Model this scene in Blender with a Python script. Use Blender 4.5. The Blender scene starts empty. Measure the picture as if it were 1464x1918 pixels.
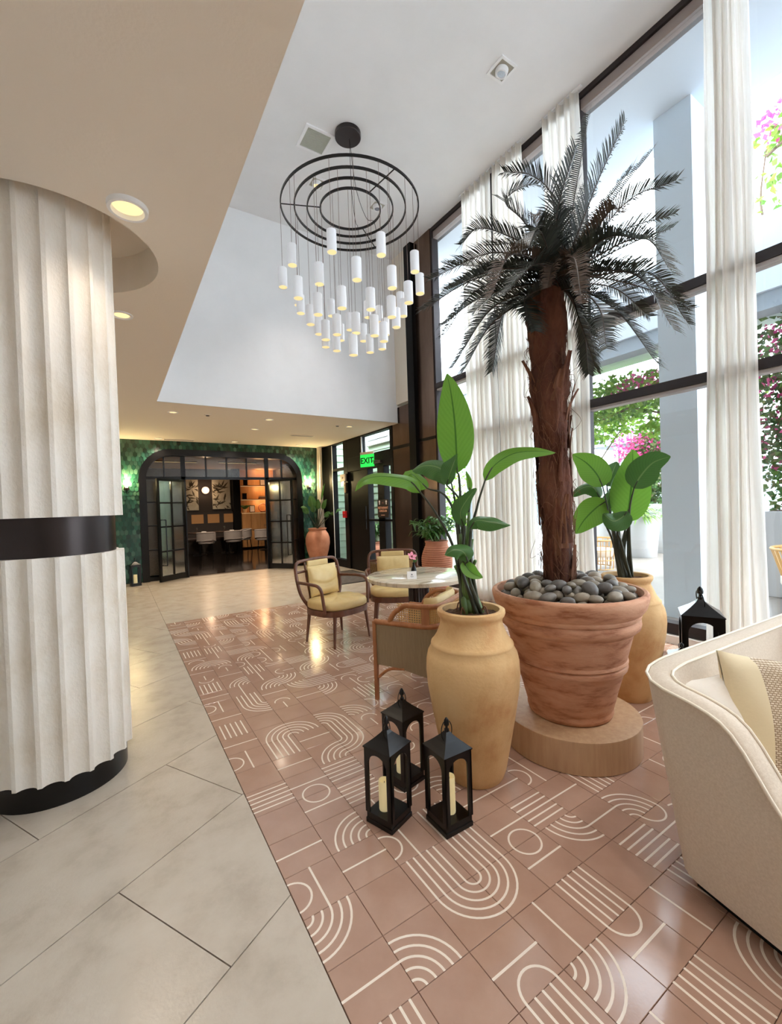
import bpy, bmesh, math, random
from math import sin, cos, pi, sqrt, atan2, radians
from mathutils import Vector, Matrix

V = Vector
random.seed(7)
C = bpy.context.scene.collection
SC = bpy.context.scene

# ------------------------------------------------------------------ camera
F_PX, IMG_W, IMG_H, EYE = 807.34, 1464.0, 1918.0, 1.4494
YAW, PITCH, ROLL = radians(32.6056), radians(-0.89465), radians(-1.9)
_f = V((sin(YAW) * cos(PITCH), cos(YAW) * cos(PITCH), sin(PITCH)))
_r = _f.cross(V((0, 0, 1))).normalized()
_u = _r.cross(_f)
_r2 = _r * cos(ROLL) + _u * sin(ROLL)
_u2 = -_r * sin(ROLL) + _u * cos(ROLL)
cam_data = bpy.data.cameras.new('camera')
cam = bpy.data.objects.new('camera', cam_data)
C.objects.link(cam)
M = Matrix((_r2, _u2, -_f)).transposed().to_4x4()
M.translation = V((0, 0, EYE))
cam.matrix_world = M
cam_data.sensor_fit = 'HORIZONTAL'
cam_data.sensor_width = 36.0
cam_data.lens = 36.0 * F_PX / IMG_W
cam_data.clip_start = 0.05
SC.camera = cam


def at(u, v, d):
    """world point seen at photo pixel (u, v), d metres out along the ground"""
    r = _r2 * ((u - IMG_W / 2) / F_PX) - _u2 * ((v - IMG_H / 2) / F_PX) + _f
    h = sqrt(r.x * r.x + r.y * r.y)
    return V((0, 0, EYE)) + r * (d / h)


# ------------------------------------------------------------------ world, sun, exposure
SC.view_settings.view_transform = 'Standard'
SC.view_settings.look = 'None'
SC.view_settings.gamma = 1.0
SC.view_settings.use_curve_mapping = False
SC.view_settings.exposure = 1.0
SC.cycles.use_denoising = True
SC.cycles.max_bounces = 10
SC.cycles.diffuse_bounces = 5
SC.cycles.transparent_max_bounces = 24
SC.cycles.sample_clamp_indirect = 6.0
SC.cycles.caustics_reflective = False
SC.cycles.caustics_refractive = False
w = bpy.data.worlds.new('sky')
SC.world = w
w.use_nodes = True
bg = w.node_tree.nodes['Background']
bg.inputs[0].default_value = (0.80, 0.91, 1.0, 1)
bg.inputs[1].default_value = 5.8
sun_d = bpy.data.lights.new('sun', 'SUN')
sun_d.energy = 2.0
sun_d.angle = radians(1.5)
sun_d.color = (1, 0.95, 0.88)
sun = bpy.data.objects.new('sun', sun_d)
C.objects.link(sun)
_az, _el = radians(-40), radians(67)
sun.rotation_euler = V((cos(_az) * cos(_el), sin(_az) * cos(_el), sin(_el))).to_track_quat('Z', 'Y').to_euler()
SPOT_W, BULB_W, FILL_W = 34.0, 20.0, 85.0


# ------------------------------------------------------------------ materials
def mat(name, col, rough=0.5, metal=0.0, var=None, scale=8.0, bump=0.0, bscale=None, stretch=(1, 1, 1), emit=None,
        trans=0.0, spec=0.5, var2=None, sheen=0.0, coat=0.0):
    m = bpy.data.materials.new(name)
    m.use_nodes = True
    n, l = m.node_tree.nodes, m.node_tree.links
    b = n['Principled BSDF']
    b.inputs['Roughness'].default_value = rough
    b.inputs['Metallic'].default_value = metal
    b.inputs['Specular IOR Level'].default_value = spec
    b.inputs['Coat Weight'].default_value = coat
    b.inputs['Coat Roughness'].default_value = 0.08
    b.inputs['Sheen Weight'].default_value = sheen
    b.inputs['Base Color'].default_value = (*col, 1)
    tc = mp = None
    if var or bump:
        tc = n.new('ShaderNodeTexCoord')
        mp = n.new('ShaderNodeMapping')
        mp.inputs['Scale'].default_value = stretch
        l.new(tc.outputs['Object'], mp.inputs[0])
    out_col = None
    if var:
        nz = n.new('ShaderNodeTexNoise')
        nz.inputs['Scale'].default_value = scale
        nz.inputs['Detail'].default_value = 6
        nz.inputs['Roughness'].default_value = 0.62
        l.new(mp.outputs[0], nz.inputs['Vector'])
        cr = n.new('ShaderNodeValToRGB')
        cr.color_ramp.elements[0].position = 0.32
        cr.color_ramp.elements[1].position = 0.68
        cr.color_ramp.elements[0].color = (*var, 1)
        cr.color_ramp.elements[1].color = (*col, 1)
        if var2:
            e = cr.color_ramp.elements.new(0.5)
            e.color = (*var2, 1)
        l.new(nz.outputs['Fac'], cr.inputs[0])
        l.new(cr.outputs[0], b.inputs['Base Color'])
        out_col = cr.outputs[0]
    if bump:
        nb = n.new('ShaderNodeTexNoise')
        nb.inputs['Scale'].default_value = bscale or scale * 4
        nb.inputs['Detail'].default_value = 5
        l.new(mp.outputs[0], nb.inputs['Vector'])
        bp = n.new('ShaderNodeBump')
        bp.inputs['Strength'].default_value = bump
        bp.inputs['Distance'].default_value = 0.02
        l.new(nb.outputs['Fac'], bp.inputs['Height'])
        l.new(bp.outputs[0], b.inputs['Normal'])
    if emit:
        b.inputs['Emission Color'].default_value = (*emit[0], 1)
        b.inputs['Emission Strength'].default_value = emit[1]
    if trans:
        tl = n.new('ShaderNodeBsdfTranslucent')
        tl.inputs[0].default_value = (*[min(1, c * 1.15) for c in col], 1)
        if out_col:
            l.new(out_col, tl.inputs[0])
        mx = n.new('ShaderNodeMixShader')
        mx.inputs[0].default_value = trans
        l.new(b.outputs[0], mx.inputs[1])
        l.new(tl.outputs[0], mx.inputs[2])
        l.new(mx.outputs[0], n['Material Output'].inputs[0])
    return m


def glass(name, refl=0.06, tint=(1, 1, 1), rough=0.0, refl_col=(1, 1, 1)):
    m = bpy.data.materials.new(name)
    m.use_nodes = True
    n, l = m.node_tree.nodes, m.node_tree.links
    n.remove(n['Principled BSDF'])
    t = n.new('ShaderNodeBsdfTransparent')
    t.inputs[0].default_value = (*tint, 1)
    g = n.new('ShaderNodeBsdfGlossy')
    g.inputs['Roughness'].default_value = rough
    g.inputs[0].default_value = (*refl_col, 1)
    mx = n.new('ShaderNodeMixShader')
    lw = n.new('ShaderNodeLayerWeight')
    lw.inputs[0].default_value = 0.25
    mr = n.new('ShaderNodeMapRange')
    mr.inputs['To Min'].default_value = refl
    mr.inputs['To Max'].default_value = min(1, refl * 2 + 0.04)
    l.new(lw.outputs['Facing'], mr.inputs[0])
    mr.inputs['From Min'].default_value = 0.3
    l.new(mr.outputs[0], mx.inputs[0])
    l.new(t.outputs[0], mx.inputs[1])
    l.new(g.outputs[0], mx.inputs[2])
    l.new(mx.outputs[0], n['Material Output'].inputs[0])
    return m


def island_mat(name, cols, rough=0.4, noise=0.0, trans=0.0, bump=0.0):
    """one of several colours per loose piece"""
    m = mat(name, cols[0], rough)
    n, l = m.node_tree.nodes, m.node_tree.links
    b = n['Principled BSDF']
    g = n.new('ShaderNodeNewGeometry')
    cr = n.new('ShaderNodeValToRGB')
    k = len(cols)
    for i, c in enumerate(cols):
        e = cr.color_ramp.elements[i] if i < 2 else cr.color_ramp.elements.new(i / (k - 1))
    for i, c in enumerate(cols):
        cr.color_ramp.elements[i].position = i / (k - 1)
        cr.color_ramp.elements[i].color = (*c, 1)
    l.new(g.outputs['Random Per Island'], cr.inputs[0])
    l.new(cr.outputs[0], b.inputs['Base Color'])
    if trans:
        tl = n.new('ShaderNodeBsdfTranslucent')
        l.new(cr.outputs[0], tl.inputs[0])
        mx = n.new('ShaderNodeMixShader')
        mx.inputs[0].default_value = trans
        l.new(b.outputs[0], mx.inputs[1])
        l.new(tl.outputs[0], mx.inputs[2])
        l.new(mx.outputs[0], n['Material Output'].inputs[0])
    return m


def leaf_mat(name, base, dark, vein, trans=0.35, rough=0.35):
    """broad leaf: pale midrib along v, fine ribs across, uses the blade's own UVs"""
    m = mat(name, base, rough)
    n, l = m.node_tree.nodes, m.node_tree.links
    b = n['Principled BSDF']
    uv = n.new('ShaderNodeUVMap')
    sp = n.new('ShaderNodeSeparateXYZ')
    l.new(uv.outputs[0], sp.inputs[0])
    a = n.new('ShaderNodeMath'); a.operation = 'ABSOLUTE'
    s = n.new('ShaderNodeMath'); s.operation = 'SUBTRACT'; s.inputs[1].default_value = 0.5
    l.new(sp.outputs[0], s.inputs[0]); l.new(s.outputs[0], a.inputs[0])
    # rib coordinate: v - 0.6*|u|
    mu = n.new('ShaderNodeMath'); mu.operation = 'MULTIPLY_ADD'; mu.inputs[1].default_value = -0.5
    l.new(a.outputs[0], mu.inputs[0]); l.new(sp.outputs[1], mu.inputs[2])
    sc = n.new('ShaderNodeMath'); sc.operation = 'MULTIPLY'; sc.inputs[1].default_value = 95.0
    l.new(mu.outputs[0], sc.inputs[0])
    si = n.new('ShaderNodeMath'); si.operation = 'SINE'
    l.new(sc.outputs[0], si.inputs[0])
    r1 = n.new('ShaderNodeMapRange'); r1.inputs['From Min'].default_value = -1
    r1.inputs['To Min'].default_value = 0.0; r1.inputs['To Max'].default_value = 1.0
    l.new(si.outputs[0], r1.inputs[0])
    mx = n.new('ShaderNodeMixRGB'); mx.inputs[1].default_value = (*base, 1); mx.inputs[2].default_value = (*dark, 1)
    ml = n.new('ShaderNodeMath'); ml.operation = 'MULTIPLY'; ml.inputs[1].default_value = 0.28
    l.new(r1.outputs[0], ml.inputs[0]); l.new(ml.outputs[0], mx.inputs[0])
    r2 = n.new('ShaderNodeMapRange'); r2.inputs['From Min'].default_value = 0.018; r2.inputs['From Max'].default_value = 0.03
    r2.inputs['To Min'].default_value = 1.0; r2.inputs['To Max'].default_value = 0.0
    l.new(a.outputs[0], r2.inputs[0])
    m2 = n.new('ShaderNodeMixRGB'); m2.inputs[2].default_value = (*vein, 1)
    l.new(r2.outputs[0], m2.inputs[0]); l.new(mx.outputs[0], m2.inputs[1])
    l.new(m2.outputs[0], b.inputs['Base Color'])
    tl = n.new('ShaderNodeBsdfTranslucent')
    l.new(m2.outputs[0], tl.inputs[0])
    ms = n.new('ShaderNodeMixShader'); ms.inputs[0].default_value = trans
    l.new(b.outputs[0], ms.inputs[1]); l.new(tl.outputs[0], ms.inputs[2])
    l.new(ms.outputs[0], n['Material Output'].inputs[0])
    return m


# ------------------------------------------------------------------ geometry helpers
class G:
    """collects vertices and faces, then becomes one mesh object"""

    def __init__(s):
        s.v, s.f, s.m, s.uv = [], [], [], None

    def add(s, vs, fs, mi=0):
        o = len(s.v)
        s.v += [tuple(p) for p in vs]
        s.f += [tuple(i + o for i in f) for f in fs]
        s.m += [mi] * len(fs)

    def box(s, c, d, rot=0.0, mi=0, tilt=None):
        x, y, z = d[0] / 2, d[1] / 2, d[2] / 2
        R = Matrix.Rotation(rot, 3, 'Z')
        if tilt is not None:
            R = R @ tilt
        vs = [V(c) + R @ V((a * x, b * y, e * z)) for e in (-1, 1) for a, b in ((-1, -1), (1, -1), (1, 1), (-1, 1))]
        s.add(vs, [(3, 2, 1, 0), (4, 5, 6, 7), (0, 1, 5, 4), (1, 2, 6, 5), (2, 3, 7, 6), (3, 0, 4, 7)], mi)
        return s

    def lohi(s, lo, hi, mi=0):
        return s.box([(a + b) / 2 for a, b in zip(lo, hi)], [abs(b - a) for a, b in zip(lo, hi)], 0, mi)

    def lathe(s, prof, n=32, c=(0, 0, 0), mi=0, cap0=True, cap1=True):
        vs = [(c[0] + r * cos(2 * pi * k / n), c[1] + r * sin(2 * pi * k / n), c[2] + z) for z, r in prof for k in range(n)]
        fs = [(i * n + k, i * n + (k + 1) % n, (i + 1) * n + (k + 1) % n, (i + 1) * n + k)
              for i in range(len(prof) - 1) for k in range(n)]
        if cap0:
            fs.append(tuple(reversed(range(n))))
        if cap1:
            fs.append(tuple((len(prof) - 1) * n + k for k in range(n)))
        s.add(vs, fs, mi)
        return s

    def tube(s, pts, r, n=8, closed=False, mi=0, flat=1.0, up=None):
        pts = [V(p) for p in pts]
        N = len(pts)
        rad = r if isinstance(r, (list, tuple)) else [r] * N
        vs, fs = [], []
        prev = None
        for i, p in enumerate(pts):
            a = pts[(i - 1) % N] if (closed or i > 0) else p
            b = pts[(i + 1) % N] if (closed or i < N - 1) else p
            t = (b - a)
            t = t.normalized() if t.length > 1e-9 else V((0, 0, 1))
            if up is not None:
                side = t.cross(V(up))
            elif prev is None:
                side = t.cross(V((0, 0, 1)) if abs(t.z) < 0.9 else V((0, 1, 0)))
            else:
                side = prev - t * prev.dot(t)
            side = side.normalized() if side.length > 1e-6 else V((1, 0, 0))
            prev = side
            o = side.cross(t)
            for k in range(n):
                q = 2 * pi * (k + 0.5) / n
                vs.append(p + (side * cos(q) + o * sin(q) * flat) * rad[i])
        for i in range(N if closed else N - 1):
            for k in range(n):
                a, b = i * n + k, i * n + (k + 1) % n
                c, d = ((i + 1) % N) * n + (k + 1) % n, ((i + 1) % N) * n + k
                fs.append((a, b, c, d))
        if not closed:
            fs.append(tuple(reversed(range(n))))
            fs.append(tuple((N - 1) * n + k for k in range(n)))
        s.add(vs, fs, mi)
        return s

    def ball(s, c, r, n=10, m=6, R=None, mi=0, jit=0.0):
        c = V(c)
        r = V(r) if not isinstance(r, (int, float)) else V((r, r, r))
        vs = [V((0, 0, r.z))]
        for i in range(1, m):
            a = pi * i / m
            for k in range(n):
                b = 2 * pi * k / n
                q = 1 + random.uniform(-jit, jit)
                vs.append(V((r.x * sin(a) * cos(b) * q, r.y * sin(a) * sin(b) * q, r.z * cos(a) * q)))
        vs.append(V((0, 0, -r.z)))
        if R is not None:
            vs = [R @ p for p in vs]
        vs = [p + c for p in vs]
        L = len(vs) - 1
        fs = [(0, 1 + k, 1 + (k + 1) % n) for k in range(n)]
        for i in range(m - 2):
            for k in range(n):
                a, b = 1 + i * n + k, 1 + i * n + (k + 1) % n
                fs.append((a, a + n, b + n, b))
        fs += [(L, 1 + (m - 2) * n + (k + 1) % n, 1 + (m - 2) * n + k) for k in range(n)]
        s.add(vs, fs, mi)
        return s

    def grid(s, fn, nu, nv, mi=0, closed_u=False, flip=False):
        """fn(u, v) -> point, u and v from 0 to 1"""
        cu = nu if closed_u else nu + 1
        vs = [fn(i / nu, j / nv) for j in range(nv + 1) for i in range(cu)]
        fs = []
        for j in range(nv):
            for i in range(nu):
                i2 = (i + 1) % cu
                q = (j * cu + i, j * cu + i2, (j + 1) * cu + i2, (j + 1) * cu + i)
                fs.append(tuple(reversed(q)) if flip else q)
        s.add(vs, fs, mi)
        return s

    def poly(s, pts, z0, z1, mi=0):
        """flat polygon extruded from z0 to z1"""
        n = len(pts)
        vs = [(p[0], p[1], z0) for p in pts] + [(p[0], p[1], z1) for p in pts]
        fs = [tuple(reversed(range(n))), tuple(range(n, 2 * n))]
        fs += [(k, (k + 1) % n, n + (k + 1) % n, n + k) for k in range(n)]
        s.add(vs, fs, mi)
        return s

    def mesh(s, name, ms, smooth=None):
        me = bpy.data.meshes.new(name)
        me.from_pydata(s.v, [], s.f)
        for m in (ms if isinstance(ms, (list, tuple)) else [ms]):
            me.materials.append(m)
        if any(s.m):
            me.polygons.foreach_set('material_index', s.m)
        if smooth is not None:
            me.polygons.foreach_set('use_smooth', [True] * len(me.polygons))
            if smooth < 180:
                me.set_sharp_from_angle(angle=radians(smooth))
        if s.uv:
            ul = me.uv_layers.new(name='UVMap')
            for lp in me.loops:
                ul.data[lp.index].uv = s.uv[lp.vertex_index]
        me.update()
        return me

    def build(s, name, ms, parent=None, smooth=None, bevel=0.0, loc=None, rot=None, seg=2):
        o = bpy.data.objects.new(name, s.mesh(name, ms, smooth))
        C.objects.link(o)
        if parent is not None:
            o.parent = parent
        if loc is not None:
            o.location = loc
        if rot is not None:
            o.rotation_euler = rot
        if bevel:
            b = o.modifiers.new('bevel', 'BEVEL')
            b.width = bevel
            b.segments = seg
            b.limit_method = 'ANGLE'
            b.angle_limit = radians(40)
        return o


def inst(name, me, parent, loc=(0, 0, 0), rot=(0, 0, 0), scale=(1, 1, 1)):
    o = bpy.data.objects.new(name, me)
    C.objects.link(o)
    o.parent = parent
    o.location, o.rotation_euler, o.scale = loc, rot, scale
    return o


def thing(name, label, cat, loc=(0, 0, 0), rz=0.0, group=None):
    o = bpy.data.objects.new(name, None)
    o.empty_display_size = 0.1
    C.objects.link(o)
    o.location = loc
    o.rotation_euler = (0, 0, rz)
    return tag(o, label, cat, group)


def tag(o, label, cat, group=None):
    o['label'] = label
    o['category'] = cat
    if group:
        o['group'] = group
    return o


def struct(o, label=None):
    o['kind'] = 'structure'
    if label:
        o['label'] = label
    return o


def sroot(name, label=None):
    o = bpy.data.objects.new(name, None)
    C.objects.link(o)
    return struct(o, label)


def stuff(o):
    o['kind'] = 'stuff'
    return o


def kids(o):
    return [c for c in bpy.data.objects if c.parent == o]


def dup(root, loc, rz=0.0, label=None, group=None):
    """copy of a thing with copies of its parts and sub-parts"""
    r = root.copy()
    C.objects.link(r)
    r.location = loc
    r.rotation_euler = (0, 0, rz)
    if label:
        r['label'] = label
    if group:
        r['group'] = group
    for ch in kids(root):
        c = ch.copy()
        C.objects.link(c)
        c.parent = r
        for g in kids(ch):
            d = g.copy()
            C.objects.link(d)
            d.parent = c
    return r


def bez(ps, n=12):
    """smooth curve through the given points (Catmull-Rom)"""
    ps = [V(p) for p in ps]
    out = []
    for i in range(len(ps) - 1):
        p0 = ps[i - 1] if i else ps[0] * 2 - ps[1]
        p1, p2 = ps[i], ps[i + 1]
        p3 = ps[i + 2] if i + 2 < len(ps) else ps[-1] * 2 - ps[-2]
        for k in range(n):
            t = k / n
            out.append(0.5 * ((2 * p1) + (p2 - p0) * t + (2 * p0 - 5 * p1 + 4 * p2 - p3) * t * t + (3 * p1 - p0 - 3 * p2 + p3) * t ** 3))
    out.append(ps[-1])
    return out


def resample(pts, n):
    d = [0]
    for a, b in zip(pts, pts[1:]):
        d.append(d[-1] + (b - a).length)
    out, j = [], 0
    for i in range(n):
        t = d[-1] * i / (n - 1)
        while j < len(d) - 2 and d[j + 1] < t:
            j += 1
        q = (t - d[j]) / max(1e-9, d[j + 1] - d[j])
        out.append(pts[j].lerp(pts[j + 1], min(1, max(0, q))))
    return out


def round_path(ps, r, n=6):
    """polyline with rounded corners"""
    ps = [V(p) for p in ps]
    rr = r if isinstance(r, (list, tuple)) else [r] * len(ps)
    out = [ps[0]]
    for i in range(1, len(ps) - 1):
        a, b, c = ps[i - 1], ps[i], ps[i + 1]
        d1, d2 = (a - b), (c - b)
        k = min(rr[i], d1.length * 0.49, d2.length * 0.49)
        s, e = b + d1.normalized() * k, b + d2.normalized() * k
        for j in range(n + 1):
            t = j / n
            out.append(s * (1 - t) ** 2 + b * 2 * t * (1 - t) + e * t * t)
    out.append(ps[-1])
    return out


def text(name, body, size, loc, rot, m, parent, extrude=0.001, align='CENTER', bold=0.0):
    cu = bpy.data.curves.new(name, 'FONT')
    cu.body = body
    cu.size = size
    cu.extrude = extrude
    cu.offset = bold
    cu.align_x = align
    cu.align_y = 'CENTER'
    tmp = bpy.data.objects.new(name + '_curve', cu)
    C.objects.link(tmp)
    bpy.context.view_layer.update()
    me = bpy.data.meshes.new_from_object(tmp.evaluated_get(bpy.context.evaluated_depsgraph_get()))
    bpy.data.objects.remove(tmp)
    bpy.data.curves.remove(cu)
    me.materials.clear()
    me.materials.append(m)
    o = bpy.data.objects.new(name, me)
    C.objects.link(o)
    o.parent = parent
    o.location = loc
    o.rotation_euler = rot
    return o


def lamp(name, kind, loc, parent, energy, col=(1, 0.82, 0.62), size=0.05, angle=100, blend=0.6, rot=(0, 0, 0)):
    d = bpy.data.lights.new(name, kind)
    d.energy = energy
    d.color = col
    d.shadow_soft_size = size
    if kind == 'SPOT':
        d.spot_size = radians(angle)
        d.spot_blend = blend
    o = bpy.data.objects.new(name, d)
    C.objects.link(o)
    o.parent = parent
    o.location = loc
    o.rotation_euler = rot
    return o


def S(r, g, b):
    return tuple(((c / 255 + 0.055) / 1.055) ** 2.4 if c > 10 else c / 255 / 12.92 for c in (r, g, b))


MT = {
    'stone': mat('limestone', S(202, 191, 176), 0.24, var=S(182, 169, 153), scale=4.5, bump=0.06, bscale=70, var2=S(196, 184, 168)),
    'cement': mat('cement_tile', S(184, 150, 131), 0.15, var=S(172, 136, 117), scale=5, bump=0.015, bscale=80, coat=0.25),
    'inlay': mat('inlay', S(240, 226, 210), 0.28),
    'grout': mat('grout', S(96, 78, 62), 0.8),
    'plaster': mat('plaster', S(238, 238, 238), 0.85, bump=0.04, bscale=14, var=S(233, 233, 233), scale=2),
    'lowceil': mat('low_ceiling_paint', S(238, 228, 214), 0.85, bump=0.06, bscale=60),
    'black': mat('black_metal', S(9, 8, 9), 0.28, spec=0.35),
    'blackmatte': mat('black_matte', S(8, 7, 7), 0.5, spec=0.18),
    'bronze': mat('bronze_cladding', S(132, 110, 96), 0.24, metal=0.85, var=S(92, 72, 60), scale=2.2, stretch=(1, 1, 0.25)),
    'frame': mat('window_frame', S(44, 37, 38), 0.4, metal=0.2),
    'framel': mat('window_ledge', S(168, 160, 156), 0.5),
    'pane': glass('window_glass', 0.035),
    'trav': mat('travertine', S(242, 236, 226), 0.7, var=S(228, 216, 198), scale=3.5, bump=0.22, bscale=70, stretch=(1, 1, 0.7), var2=S(240, 232, 220)),
    'white_out': mat('white_planter', S(188, 188, 188), 0.6),
    'white': mat('white_paint', S(240, 240, 240), 0.5),
    'curtain': mat('linen_sheer', S(246, 242, 236), 0.9, var=S(240, 234, 225), scale=90, stretch=(1, 1, 0.05), trans=0.58),
    'warm': mat('lamp_glow', (.4, 0.32, 0.2), 0.5, emit=((1.0, 0.76, 0.36), 0.62)),
    'concrete': mat('terrace_concrete', S(140, 132, 124), 0.35, var=S(112, 105, 98), scale=1.5, bump=0.05, bscale=20),
    'porch': mat('porch_white', S(206, 214, 222), 0.8),
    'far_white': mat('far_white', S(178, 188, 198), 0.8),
    'siding': mat('green_siding', S(204, 228, 202), 0.6, var=S(192, 216, 190), scale=2, stretch=(1, 0.1, 1)),
    'terra': mat('terracotta_pink', S(212, 162, 130), 0.8, var=S(158, 98, 66), scale=5.5, stretch=(1, 1, 4.0), bump=0.12, bscale=40, var2=S(202, 148, 115)),
    'jar': mat('terracotta_sand', S(224, 186, 134), 0.8, var=S(198, 146, 92), scale=3.2, bump=0.1, bscale=50, var2=S(218, 178, 124)),
    'jard': mat('terracotta_red', S(200, 140, 110), 0.75, var=S(176, 112, 82), scale=4, bump=0.08, bscale=40),
    'wood': mat('walnut', S(116, 72, 50), 0.4, var=S(86, 50, 34), scale=5, stretch=(4, 4, 0.6)),
    'oakwood': mat('honey_oak', S(176, 116, 70), 0.45, var=S(150, 92, 52), scale=5, stretch=(4, 4, 0.6)),
    'leather': mat('cream_leather', S(222, 194, 134), 0.42, var=S(210, 178, 116), scale=6, bump=0.15, bscale=9),
    'olive': mat('olive_linen', S(150, 130, 100), 0.9, var=S(138, 118, 90), scale=90, stretch=(1, 1, 0.1), bump=0.06, bscale=160),
    'cane': mat('cane_strand', S(206, 160, 96), 0.55),
    'marble': mat('marble', S(220, 206, 184), 0.12, var=S(140, 122, 96), scale=2.2, stretch=(1, 6, 1), var2=S(212, 198, 174)),
    'sofa': mat('oat_linen', S(214, 198, 178), 0.95, var=S(200, 182, 160), scale=120, bump=0.08, bscale=220, sheen=0.2),
    'piping': mat('piping', S(238, 226, 206), 0.8),
    'pillow': mat('white_cotton', S(238, 230, 218), 0.95, bump=0.08, bscale=60),
    'trunk': mat('palm_trunk', S(122, 76, 54), 0.95, var=S(62, 34, 24), scale=7, stretch=(1, 1, 0.4), bump=0.8, bscale=26, var2=S(98, 57, 40)),
    'fiber': mat('palm_fiber', S(128, 84, 58), 0.9, var=S(92, 56, 38), scale=9),
    'disc': mat('round_plinth_wood', S(196, 160, 122), 0.5, var=S(180, 142, 106), scale=6, stretch=(6, 6, 0.6)),
    'soil': mat('soil', S(110, 78, 54), 1.0, var=S(70, 46, 32), scale=40, bump=1.0, bscale=70),
    'candle': mat('ivory_wax', S(240, 220, 158), 0.5, emit=((1, 0.85, 0.5), 0.12)),
    'stem': mat('green_stem', S(96, 122, 62), 0.45, var=S(70, 96, 44), scale=8),
    'dstem': mat('dark_stem', S(54, 58, 40), 0.5),
}
MT['leaf'] = leaf_mat('bird_of_paradise_leaf', S(116, 166, 62), S(98, 148, 50), S(70, 116, 40), 0.55)
MT['leafd'] = leaf_mat('dark_leaf', S(70, 112, 50), S(52, 92, 40), S(110, 140, 80), 0.25)
MT['stone_peb'] = island_mat('river_pebble', [S(112, 104, 92), S(96, 92, 86), S(128, 118, 104), S(84, 82, 80)], 0.45)

# ================================================================== STRUCTURE
T = 0.203
X0, Y0 = 0.505, 1.043                       # corner of the tile grid
WX = 4.6                                    # inner face of the window wall
LOW, HIGH = 3.0, 6.05
YB = 10.45                                  # green wall
YV = 6.8                                    # end wall of the tall void

floor = struct(G().lohi((-3, -4, -0.25), (WX + 0.3, YB + 0.3, -0.012)).build('floor', MT['grout']))

# --- limestone slabs, laid at thirty degrees
A30 = radians(29.6)
ax, ay = (cos(A30), sin(A30)), (-sin(A30), cos(A30))


def clip(poly, nx, ny, d):
    out = []
    for i in range(len(poly)):
        p, q = poly[i], poly[(i + 1) % len(poly)]
        a, b = p[0] * nx + p[1] * ny - d, q[0] * nx + q[1] * ny - d
        if a <= 0:
            out.append(p)
        if a * b < 0:
            t = a / (a - b)
            out.append((p[0] + (q[0] - p[0]) * t, p[1] + (q[1] - p[1]) * t))
    return out


rows = 26.0 * T + Y0
slabs = []
for bi in range(-9, 18):
    for ai in range(-8, 14):
        b0 = 1.727 + 0.607 * bi
        a0 = (1.549 if bi % 2 == 0 else 0.933) + 1.222 * ai
        e = 0.0022
        quad = [(a0 + e, b0 + e), (a0 + 1.222 - e, b0 + e), (a0 + 1.222 - e, b0 + 0.607 - e), (a0 + e, b0 + 0.607 - e)]
        w2 = [(p[0] * ax[0] + p[1] * ay[0], p[0] * ax[1] + p[1] * ay[1]) for p in quad]
        g = G()
        near = 1e9
        for cuts in (((1, 0, X0 - 0.003),), ((-1, 0, -X0), (0, -1, -rows - 0.003))):
            q = w2
            for cnx, cny, cd in (*cuts, (-1, 0, 3), (1, 0, WX), (0, -1, 3.5), (0, 1, YB)):
                q = clip(q, cnx, cny, cd) if q else q
            if len(q) > 2:
                g.poly(q, -0.012, 0.0)
                near = min(near, min(sqrt(p[0] ** 2 + p[1] ** 2) + (4 if p[1] < 0.5 else 0) for p in q))
        if g.v:
            slabs.append((near, g))
slabs.sort(key=lambda t: t[0])
rest = G()
for i, (d, g) in enumerate(slabs):
    if i < 170:
        g.build('stone_slab', MT['stone'], floor)
    else:
        rest.add(g.v, g.f)
stuff(rest.build('stone_slabs_far', MT['stone'], floor))

# --- patterned cement tiles: plain body, pale inlay strips lying in the face
LW = 0.041                                  # strip width in tile units


def strip_arc(g, cx, cy, r, a0, a1, n):
    vs = []
    for k in range(n + 1):
        a = a0 + (a1 - a0) * k / n
        for q in (r - LW / 2, r + LW / 2):
            vs.append(((cx + q * cos(a) - 0.5) * T, (cy + q * sin(a) - 0.5) * T, 0.0004))
    g.add(vs, [(2 * k, 2 * k + 1, 2 * k + 3, 2 * k + 2) for k in range(n)], 1)


def strip_line(g, x0, y0, x1, y1):
    dx, dy = x1 - x0, y1 - y0
    L = sqrt(dx * dx + dy * dy)
    nx, ny = -dy / L * LW / 2, dx / L * LW / 2
    vs = [((x - 0.5) * T, (y - 0.5) * T, 0.0004) for x, y in ((x0 + nx, y0 + ny), (x0 - nx, y0 - ny), (x1 - nx, y1 - ny), (x1 + nx, y1 + ny))]
    g.add(vs, [(0, 1, 2, 3)], 1)


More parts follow.
